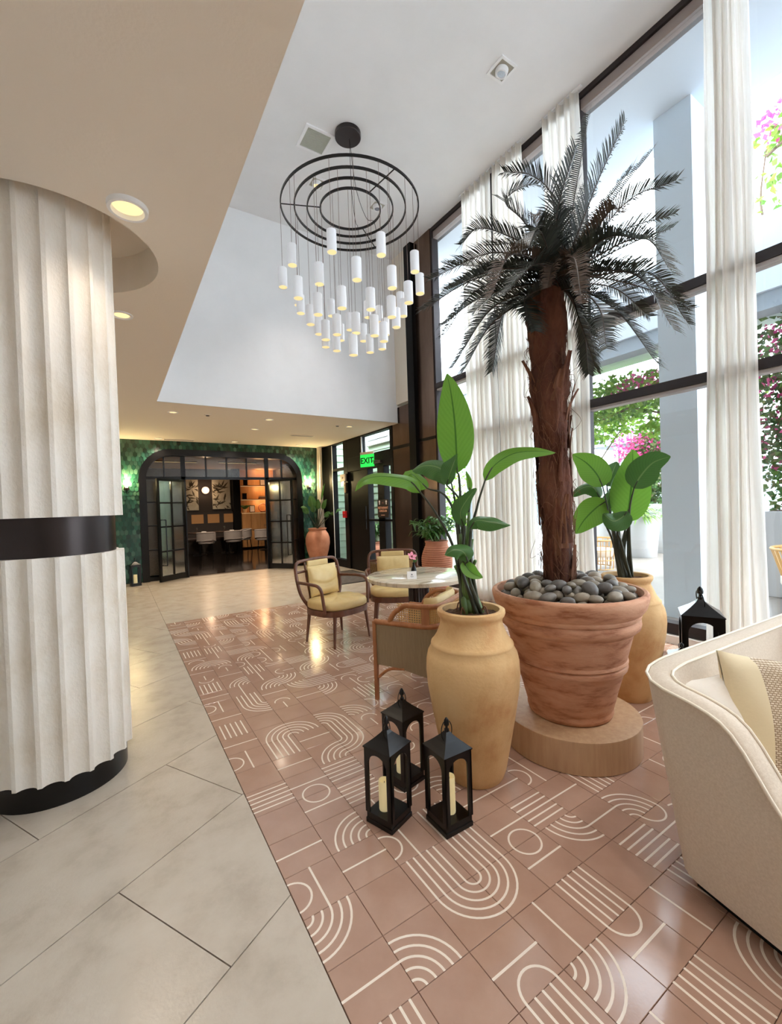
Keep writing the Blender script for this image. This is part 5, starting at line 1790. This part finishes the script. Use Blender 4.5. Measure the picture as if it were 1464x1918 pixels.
def sconce(x, label):
    t = thing('wall_sconce', label, 'sconce', (x, YB - .02, 1.98))
    G().lathe([(0, .05), (.012, .05)], 20).build('wall_plate', MT['black'], t, rot=(pi / 2, 0, 0))
    G().tube([(0, -.01, 0), (0, -.09, 0), (0, -.09, -.12)], .008, 6).build('arm', MT['black'], t)
    G().lathe([(0, .018), (.02, .028), (.09, .030), (.11, .022)], 20).build('bulb_glass', mat('sconce_glow', (1, .8, .45), .4, emit=((1, .72, .32), 14)) if 'sconce_glow' not in bpy.data.materials else bpy.data.materials['sconce_glow'], t, loc=(0, -.09, .01), smooth=60)
    lamp('bulb', 'POINT', (0, -.10, .15), t, BULB_W, (1, .74, .36), .04)
    return t


sconce(4.20, 'glowing wall sconce on the green tiles right of the arch')
sconce(.22, 'glowing wall sconce on the green tiles beside the column')

# ================================================================== DINING ROOM THINGS
PF = [mat('print_ground', S(206, 198, 178), .8, var=S(176, 166, 142), scale=3), mat('print_ink', S(84, 76, 62), .8)]


def palm_print(x0, x1, z0, z1, label, seed):
    t = thing('botanical_print', label, 'picture', ((x0 + x1) / 2, DY - .03, (z0 + z1) / 2))
    w2, h2 = (x1 - x0) / 2, (z1 - z0) / 2
    G().lohi((-w2, -.02, -h2), (w2, .02, h2)).build('canvas', PF[0], t)
    rr = random.Random(seed)
    g = G()
    for k in range(34):
        if k < 16:
            c = V((rr.uniform(-.1, .1), -.0215, h2 * .35))
            a = rr.uniform(-.4, 3.6)
        else:
            c = V((rr.uniform(-w2 * .8, w2 * .8), -.0215, rr.uniform(-h2 * .9, h2 * .1)))
            a = rr.uniform(0, 6.28)
        L = rr.uniform(.2, .42)
        d = V((cos(a), 0, sin(a)))
        s_ = V((-d.z, 0, d.x)) * L * .09
        q = [c + d * L * .1, c + d * L * .5 + s_, c + d * L, c + d * L * .5 - s_]
        g.add([V((max(-w2, min(w2, p.x)), p.y, max(-h2, min(h2, p.z)))) for p in q], [(0, 1, 2, 3)])
    stuff(g.build('leaf_drawing', PF[1], t))


palm_print(2.12, 2.57, 1.50, 2.66, 'narrow botanical palm print on the dark dining wall, left one', 1)
palm_print(3.05, 3.68, 1.52, 2.66, 'wider botanical palm print on the dark dining wall, right one', 2)
t = thing('wall_globe_lamp', 'round glowing wall lamp between the two botanical prints', 'lamp', (2.81, DY - .10, 2.22))
G().lathe([(0, .09), (.015, .09)], 20).build('wall_plate', MT['bronze'], t, rot=(pi / 2, 0, 0), loc=(0, .1, 0))
G().ball((0, 0, 0), .13, 18, 12).build('globe', mat('globe_glow', (1, .7, .5), .4, emit=((1, .62, .4), .9)), t, smooth=180)
lamp('bulb', 'POINT', (0, -.2, 0), t, 6, (1, .7, .45), .1)
bn = thing('banquette', 'dark banquette bench with cane panels along the dining wall', 'bench', (2.6, DY - .45, 0))
G().lohi((-1.2, -.3, 0), (1.1, .3, .42)).build('bench_base', dark, bn)
G().lohi((-1.2, -.32, .42), (1.1, .2, .52)).build('bench_seat', mat('bench_leather', S(60, 46, 40), .5), bn, bevel=.02)
G().lohi((-1.2, .2, .42), (1.1, .3, 1.42)).build('bench_back', dark, bn)
for x0 in (-.30, .24, .80):
    G().lohi((x0 - .02, .185, 1.02), (x0 + .38 if x0 < .7 else x0 + .30, .2, 1.34)).build('cane_panel', mat('cane_warm', S(180, 132, 82), .6) if 'cane_warm' not in bpy.data.materials else bpy.data.materials['cane_warm'], bn)


def din_table(x, y, label):
    t = thing('dining_table', label, 'table', (x, y, 0))
    G().lathe([(.72, .44), (.75, .45), (.755, .44)], 36).build('table_top', mat('dining_top', S(70, 56, 50), .2) if 'dining_top' not in bpy.data.materials else bpy.data.materials['dining_top'], t, smooth=40)
    G().lathe([(0, .22), (.02, .2), (.03, .04), (.72, .04)], 24).build('pedestal', MT['black'], t, smooth=50)
    return t


def din_chair(loc, rz, label, first=None):
    if first:
        return dup(first, loc, rz, label)
    t = thing('dining_chair', label, 'chair', loc, rz, 'dining chairs beyond the arch')
    m = mat('grey_upholstery', S(150, 140, 136), .8)
    G().lathe([(.40, .22), (.42, .245), (.48, .245), (.50, .22)], 28).build('seat', m, t, smooth=50)
    g = G()

    def fb(u, v, o=0):
        a = pi * (-.12 + 1.24 * u)
        return ((.26 + o) * cos(a), (.24 + o) * sin(a), .52 + .25 * v - .06 * abs(2 * u - 1) ** 3)
    g.grid(lambda u, v: fb(u, v), 20, 3)
    g.grid(lambda u, v: fb(u, v, .03), 20, 3, flip=True)
    g.tube([V(fb(k / 20, 1, .015)) for k in range(21)], .022, 8)
    g.tube([V(fb(k / 20, 0, .015)) for k in range(21)], .022, 8)
    g.build('backrest', m, t, smooth=60)
    for sx, sy in ((-1, -1), (1, -1), (-1, 1), (1, 1)):
        G().tube([(sx * .17, sy * .17, .41), (sx * .2, sy * .2, 0)], [.016, .011], 8).build('leg', MT['blackmatte'], t)
    return t


din_table(2.35, 15.6, 'small round dining table left, seen through the arch')
din_table(3.25, 15.7, 'small round dining table below the wider botanical print')
din_table(4.55, 15.6, 'round dining table in front of the lit shelves')
dc = din_chair((2.45, 14.95, 0), radians(170), 'grey dining chair before the left dining table')
din_chair((3.30, 15.0, 0), radians(185), 'grey dining chair before the table below the wider print', dc)
din_chair((3.82, 15.7, 0), radians(-85), 'grey dining chair side on beside the dark pillar', dc)
din_chair((4.28, 14.9, 0), radians(165), 'grey dining chair left of the table before the shelves', dc)
din_chair((4.86, 15.0, 0), radians(195), 'grey dining chair right of the table before the shelves', dc)
glm = glass('glassware', .25)
glm2 = G().lathe([(0, .032), (.004, .03), (.006, .006), (.08, .006), (.11, .036), (.17, .034)], 14, cap1=False).mesh('goblet', glm, 60)
for k, (x, y, lb) in enumerate(((2.25, 15.45, 'stemmed glass on the left dining table'), (3.15, 15.6, 'stemmed glass on the middle dining table'), (4.5, 15.4, 'stemmed glass on the table before the shelves'))):
    o = bpy.data.objects.new('wine_glass', glm2)
    C.objects.link(o)
    o.location = (x, y, .755)
    tag(o, lb, 'glass')
npk = mat('napkin_white', S(236, 232, 226), .9)
for k, (x, y, lb) in enumerate(((2.45, 15.4, 'folded white napkin on the left dining table'), (3.35, 15.5, 'folded white napkin on the middle dining table'), (4.65, 15.4, 'folded white napkin on the table before the shelves'))):
    t = thing('napkin', lb, 'napkin', (x, y, .755), .4 * k)
    G().poly([(-.08, -.06), (.08, -.06), (0, .10)], 0, .03).build('fold', npk, t, bevel=.01)

# lit shelf wall
sh = thing('lit_bookcase', 'warm lit oak shelf unit at the right of the dining room', 'bookcase', (4.62, DY - .22, 0))
ok = mat('lit_oak', S(206, 152, 96), .5, var=S(184, 128, 76), scale=3, stretch=(3, 3, .4))
G().lohi((-.62, .16, .0), (.72, .2, LOW)).build('back_panel', ok, sh)
for k in range(4):
    G().lohi((-.62 + .335 * k + .004, -.18, .05), (-.62 + .335 * (k + 1) - .004, .15, 1.34)).build('cupboard_door', ok, sh, bevel=.003, seg=1)
for z in (1.36, 1.86, 2.38):
    s_ = G().lohi((-.64, -.20, z - .03), (.72, .16, z)).build('shelf', ok, sh)
    G().lohi((-.62, -.19, z - .036), (.70, -.17, z - .031)).build('light_strip', MT['warm'], s_)
for z in (1.80, 2.32, 2.92):
    lamp('shelf_light', 'POINT', (0.1, -.10, z), sh, 4, (1, .66, .34), .12)
    lamp('shelf_light', 'POINT', (0.5, -.10, z), sh, 4, (1, .66, .34), .12)


def shelf_item(x, z, label, kind):
    t = thing({'v': 'vase', 'r': 'ring_ornament', 'b': 'book_stack', 'f': 'picture_frame', 'p': 'potted_plant', 'k': 'box'}[kind], label, {'v': 'vase', 'r': 'ornament', 'b': 'books', 'f': 'frame', 'p': 'plant', 'k': 'box'}[kind], (x, DY - .26, z))
    if kind == 'v':
        G().lathe([(0, .05), (.05, .07), (.12, .06), (.17, .03), (.2, .04)], 18).build('vase_body', MT['jar'], t, smooth=60)
        G().tube([(.035 * cos(6.283 * k / 16), .035 * sin(6.283 * k / 16), .2) for k in range(16)], .004, 5, closed=True).build('rim', MT['jar'], t)
    elif kind == 'r':
        G().tube([(.15 * cos(6.283 * k / 28), 0, .17 + .15 * sin(6.283 * k / 28)) for k in range(28)], .022, 8, closed=True).build('ring', MT['jard'], t, smooth=60)
        G().lohi((-.08, -.05, 0), (.08, .05, .02)).build('foot', MT['blackmatte'], t)
    elif kind == 'b':
        for k in range(4):
            G().lohi((-.12 + .008 * k, -.09, .03 * k), (.12 - .01 * k, .09, .03 * k + .028)).build('book', [MT['terra'], MT['blackmatte'], MT['white'], MT['jar']][k], t)
    elif kind == 'f':
        G().lohi((-.10, 0, 0), (.10, .02, .26)).build('frame_border', MT['blackmatte'], t)
        G().lohi((-.08, -.004, .02), (.08, 0, .24)).build('print', MT['pillow'], t)
    elif kind == 'p':
        G().lathe([(0, .06), (.12, .08), (.13, .075)], 18).build('pot', MT['jar'], t, smooth=50)
        g = G(); g.uv = []
        for k in range(26):
            a = k * 2.4
            d = V((cos(a), sin(a) * .5, .9))
            blade(g, [V((0, 0, .12)), V((0, 0, .12)) + d * .09, V((0, 0, .12)) + V((d.x * .22, d.y * .22, .16))], .05, V((0, -1, .4)), .2, 0, 1, 5, 3)
        stuff(g.build('foliage', MT['leafd'], t))
    else:
        G().lohi((-.07, -.06, 0), (.07, .06, .2)).build('box_body', MT['blackmatte'], t, bevel=.006)
        G().lohi((-.075, -.065, .2), (.075, .065, .225)).build('lid', MT['blackmatte'], t)


for a in ((4.20, 2.38, 'dark box on the top lit shelf', 'k'), (4.85, 2.38, 'framed card on the top lit shelf', 'f'), (4.15, 1.86, 'black box on the middle lit shelf', 'k'), (4.80, 1.86, 'stack of books on the middle lit shelf', 'b'),
          (4.15, 1.36, 'bushy plant on the lowest lit shelf', 'p'), (4.42, 1.36, 'dark framed print on the lowest lit shelf', 'f'), (4.82, 1.36, 'round ring ornament on the lowest lit shelf', 'r'), (5.2, 1.36, 'small sand vase at the end of the lowest lit shelf', 'v')):
    shelf_item(*a)
for k, (x, y) in enumerate(((0.8, 12.2), (2.4, 12.6), (3.9, 12.4), (1.6, 14.5), (3.4, 14.4))):
    t = thing('ceiling_light_bar', 'warm dining room light bar, ' + ['front left behind the arch', 'front middle behind the arch', 'front right behind the arch', 'rear left near the prints', 'rear right near the shelves'][k], 'ceiling light', (x, y, LOW), 0, 'light bars on the dining room ceiling')
    G().lohi((-.6, -.03, -.03), (.6, .03, 0)).build('housing', MT['bronze'], t)
    G().lohi((-.58, -.02, -.034), (.58, .02, -.0305)).build('diffuser', MT['warm'], t)
    lamp('bulb', 'SPOT', (0, 0, -.06), t, 55, angle=150)

# ================================================================== OUTSIDE
def tapered_planter(x, y, r0, r1, h, label, square=False):
    t = thing('white_planter', label, 'planter', (x, y, -.01))
    G().lathe([(0, r0), (.01, r0 + .005), (h - .01, r1), (h, r1 - .005), (h - .01, r1 - .04), (h - .08, r1 - .05)], 44, cap1=False).build('planter_body', MT['white_out'], t, smooth=40)
    G().lathe([(h - .08, .002), (h - .078, r1 - .045)], 30, cap0=False, cap1=False).build('soil', MT['soil'], t)
    return t


tapered_planter(10.85, 5.62, .33, .43, 1.04, 'tapered white planter outside, in front of the larger white planter')
tapered_planter(12.25, 5.55, .50, .56, 1.26, 'larger tapered white planter outside beside the blue white post')
tapered_planter(11.4, 6.75, .33, .42, 1.05, 'tapered white planter outside behind the right jar plant')
t = thing('trough_planter', 'pale square planter box outside right of the ivory curtain', 'planter', (7.7, 1.2, -.01))
G().lohi((0, -1.6, 0), (.7, 1.08, 1.20)).build('trough_body', MT['white_out'], t, bevel=.01)
G().lohi((.04, -1.56, 1.20), (.66, 1.04, 1.21)).build('soil', MT['soil'], t)
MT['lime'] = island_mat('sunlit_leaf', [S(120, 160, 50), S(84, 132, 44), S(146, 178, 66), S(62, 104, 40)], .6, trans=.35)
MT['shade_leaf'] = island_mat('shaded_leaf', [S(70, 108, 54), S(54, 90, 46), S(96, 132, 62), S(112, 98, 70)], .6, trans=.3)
MT['bract'] = island_mat('pink_bract', [S(206, 60, 130), S(220, 90, 154), S(190, 50, 112)], .6, trans=.35)
MT['twig'] = mat('twig', S(112, 92, 76), .9)


def cluster(t, name, m, blobs, n_, L, seed):
    """leaf quads scattered in ellipsoids: (centre, radii)"""
    rr = random.Random(seed)
    g = G()
    tot = sum(b[1][0] * b[1][1] * b[1][2] for b in blobs)
    for c, r in blobs:
        k = max(6, int(n_ * r[0] * r[1] * r[2] / tot))
        for _ in range(k):
            while True:
                p = V((rr.uniform(-1, 1), rr.uniform(-1, 1), rr.uniform(-1, 1)))
                if .25 < p.length < 1:
                    break
            q = V((c[0] + p.x * r[0], c[1] + p.y * r[1], c[2] + p.z * r[2]))
            d = V((rr.uniform(-1, 1), rr.uniform(-1, 1), rr.uniform(-.8, .6))).normalized()
            s_ = d.cross(V((rr.uniform(-1, 1), rr.uniform(-1, 1), rr.uniform(-1, 1)))).normalized()
            l_ = L * rr.uniform(.6, 1.3)
            nn = d.cross(s_) * l_ * .12
            g.add([q, q + d * l_ * .5 + s_ * l_ * .32 + nn, q + d * l_, q + d * l_ * .5 - s_ * l_ * .32 + nn], [(0, 1, 2, 3)])
    return stuff(g.build(name, m, t))


def twigs(t, pairs, r=.012, seed=0):
    rr = random.Random(seed)
    g = G()
    for a, b in pairs:
        a, b = V(a), V(b)
        g.tube(bez([a, a.lerp(b, .5) + V((rr.uniform(-.15, .15), rr.uniform(-.15, .15), 0)), b], 6), [r - r * .6 * i / 12 for i in range(13)], 5)
    return g.build('branches', MT['twig'], t)


# vine hanging below the canopy beam, seen through the middle pane
v1 = thing('bougainvillea_vine', 'pink flowering vine hanging under the grey beam outside the middle window', 'vine', (8.2, 4.4, -.01))
cluster(v1, 'foliage', MT['lime'], [((0, .2, 3.35), (.7, 1.5, .42)), ((.4, -1.2, 3.3), (.6, .9, .45)), ((.2, 1.4, 3.0), (.5, .7, .5)), ((.4, -.9, 2.75), (.5, .9, .25))], 5200, .11, 1)
cluster(v1, 'blossoms', MT['bract'], [((-.3, .9, 3.3), (.3, .4, .25)), ((-.2, -.4, 3.45), (.4, .6, .2)), ((-.2, -1.2, 3.4), (.3, .5, .25))], 900, .085, 2)
twigs(v1, [((.3, -1.6, 0), (.3, -1.4, 3.4)), ((.3, -1.5, 2.6), (.2, .4, 3.3)), ((.2, 0, 3.2), (.1, 1.6, 2.9)), ((.35, -1.7, 0), (.4, -1.2, 2.9))], .03, 3)
v2 = thing('bougainvillea_vine', 'pink flowering vine on the high roof corner outside, top right', 'vine', (8.0, 1.6, -.01))
cluster(v2, 'foliage', MT['lime'], [((-.2, .3, 6.3), (.3, .45, .22)), ((-.25, .55, 5.6), (.14, .14, .6)), ((-.2, -.3, 6.45), (.3, .5, .3)), ((-.1, .0, 5.0), (.2, .6, .14))], 420, .12, 4)
cluster(v2, 'blossoms', MT['bract'], [((-.3, .1, 6.45), (.3, .6, .3)), ((-.3, -.4, 6.9), (.25, .4, .3))], 420, .10, 5)
twigs(v2, [((-.25, .6, 5.0), (-.25, .6, 6.2)), ((-.25, .6, 6.1), (-.2, -.6, 6.8))], .02, 6)
v3 = thing('flowering_shrub', 'tall pink flowering shrub growing in the pale planter box outside', 'shrub', (8.05, 1.3, 1.2))
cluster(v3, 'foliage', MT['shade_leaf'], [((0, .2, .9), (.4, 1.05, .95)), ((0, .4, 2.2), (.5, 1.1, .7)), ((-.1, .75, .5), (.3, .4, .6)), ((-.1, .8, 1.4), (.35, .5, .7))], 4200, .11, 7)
cluster(v3, 'blossoms', MT['bract'], [((-.3, .2, 1.9), (.3, .9, .5)), ((-.35, .6, 2.4), (.3, .8, .25)), ((-.2, .8, 1.2), (.3, .5, .7))], 700, .09, 8)
twigs(v3, [((0, -.6, 0), (-.1, -.3, 2.4)), ((0, .3, 0), (0, .6, 2.3)), ((0, .0, 0), (-.2, .3, 1.6))], .016, 9)
tr1 = thing('slender_tree', 'slender light green tree outside behind the right jar plant', 'tree', (9.6, 6.0, -.01))
cluster(tr1, 'foliage', MT['lime'], [((0, 0, 3.2), (.8, .8, .5)), ((-.2, .3, 2.3), (.5, .5, .35)), ((.2, -.8, 3.3), (.7, .8, .4)), ((0, .2, 1.8), (.3, .3, .2))], 1800, .12, 10)
twigs(tr1, [((0, .2, 0), (0, 0, 3.3)), ((0, .1, 1.6), (-.2, .5, 2.5)), ((0, .1, 2.0), (.2, -.7, 3.2))], .022, 11)
hd = thing('climber_hedge', 'leafy climbing hedge outside on a trellis behind the large white planter', 'hedge', (13.0, 6.5, -.01))
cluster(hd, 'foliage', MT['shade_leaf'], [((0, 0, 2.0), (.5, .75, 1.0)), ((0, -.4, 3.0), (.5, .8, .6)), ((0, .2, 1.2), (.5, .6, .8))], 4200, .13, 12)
cluster(hd, 'blossoms', MT['bract'], [((-.3, .2, 2.9), (.3, .7, .5))], 420, .11, 13)
twigs(hd, [((0, -.5 + .3 * k, 0), (0, -.6 + .35 * k, 3.4)) for k in range(5)], .03, 14)


def fern(x, y, z, label, n_, L, seed, m='lime'):
    t = thing('arching_fern', label, 'fern', (x, y, z))
    rr = random.Random(seed)
    g = G()
    for k in range(n_):
        a, el = rr.uniform(0, 6.28), rr.uniform(.2, 1.2)
        d = V((cos(a) * cos(el), sin(a) * cos(el), sin(el)))
        s_ = d.cross(V((0, 0, 1))).normalized() * .028
        P = [d * L * q - V((0, 0, L * .55 * q * q)) + V((0, 0, .02)) for q in (0, .35, .7, 1)]
        g.add([P[0] - s_ * .4, P[0] + s_ * .4, P[1] + s_, P[1] - s_, P[2] + s_ * .8, P[2] - s_ * .8, P[3]], [(0, 1, 2, 3), (3, 2, 4, 5), (5, 4, 6)])
    stuff(g.build('fronds', MT[m], t))
    G().tube([(0, 0, -.06), (0, 0, .08)], [.04, .02], 8).build('crown_base', MT['stem'], t)
    return t


fern(10.85, 5.62, 1.0, 'bright arching fern in the white planter outside', 130, .75, 3)
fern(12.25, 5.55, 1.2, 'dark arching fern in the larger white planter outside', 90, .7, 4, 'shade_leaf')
fern(11.4, 6.75, 1.0, 'arching fern in the white planter behind the right jar plant', 90, .7, 5)

wk = thing('wicker_armchair', 'rattan armchair on the terrace outside the window', 'chair', (8.35, 5.25, -.01), radians(35))
g = G()
for k in range(21):
    a = -2.5 + 5.0 * k / 20
    g.tube([(.42 * sin(a), .38 * cos(a), .03), (.47 * sin(a), .42 * cos(a), .62)], .010, 5)
stuff(g.build('rattan_spokes', MT['cane'], wk))
for z, q in ((.62, 1.1), (.42, 1.06), (.22, 1.02), (.04, .99)):
    G().tube([(.43 * q * sin(-2.5 + 5 * k / 24), .39 * q * cos(-2.5 + 5 * k / 24), z) for k in range(25)], .018 if z > .6 else .010, 7).build('rail', MT['cane'], wk, smooth=60)
G().lathe([(.28, .38), (.30, .40), (.40, .40), (.42, .37)], 28).build('seat_cushion', MT['pillow'], wk, smooth=50)
ob = thing('stone_ball', 'grey round stone ornament outside beside the rattan armchair', 'ornament', (8.9, 5.05, .62))
G().ball((0, 0, 0), (.16, .16, .17), 20, 14).build('ball', mat('ball_grey', S(150, 146, 142), .8), ob, smooth=180)
G().lathe([(-.63, .12), (-.16, .07)], 18).build('stand', MT['white'], ob)
lc = thing('wicker_armchair', 'rattan armchair outside at the right picture edge', 'chair', (6.9, 1.55, -.01), radians(-60))
g = G()
for k in range(21):
    a = -2.3 + 4.6 * k / 20
    g.tube([(.30 * sin(a), .30 * cos(a), .36), (.42 * sin(a), .42 * cos(a), .78)], .010, 5)
stuff(g.build('rattan_spokes', MT['cane'], lc))
G().tube([(.42 * sin(-2.3 + 4.6 * k / 24), .42 * cos(-2.3 + 4.6 * k / 24), .78) for k in range(25)], .018, 7).build('rail', MT['cane'], lc, smooth=60)
G().lathe([(.34, .33), (.36, .34), (.44, .34), (.46, .31)], 28).build('seat_cushion', MT['pillow'], lc, smooth=50)
for k in range(4):
    a = k * pi / 2 + .78
    G().tube([(.24 * cos(a), .24 * sin(a), .36), (.28 * cos(a), .28 * sin(a), 0)], .016, 7).build('leg', MT['cane'], lc)

# planted pot seen through the glass door, and another behind the palm
t = jar((5.12, 8.72, -.01), 'pale terracotta pot outside the glass door', [(z * .62 / .885, r * 1.05) for z, r in JAR], MT['jard'], 1.0, .60, .15)
bush((5.12, 8.72, .58), 'leafy green plant in the pot outside the glass door', 150, .26, -.1, .5, .05, .14, 'leafd', seed=8, stems=22)
tapered_planter(6.2, 5.9, .19, .24, .46, 'small pale pot outside between curtain and palm trunk')
fern(6.2, 5.9, .45, 'leggy plant in the small pale pot outside', 40, .6, 9, 'shade_leaf')
hb = thing('boxwood_shrub', 'green shrub outside glimpsed beside the bronze pier', 'shrub', (9.5, 12.0, -.01))
cluster(hb, 'foliage', MT['lime'], [((0, 0, 1.2), (.8, .9, 1.0)), ((.2, -1.4, 1.5), (.7, .8, 1.2))], 900, .13, 15)
twigs(hb, [((0, 0, 0), (0, 0, 1.6)), ((.2, -1.4, 0), (.2, -1.4, 2))], .03, 16)
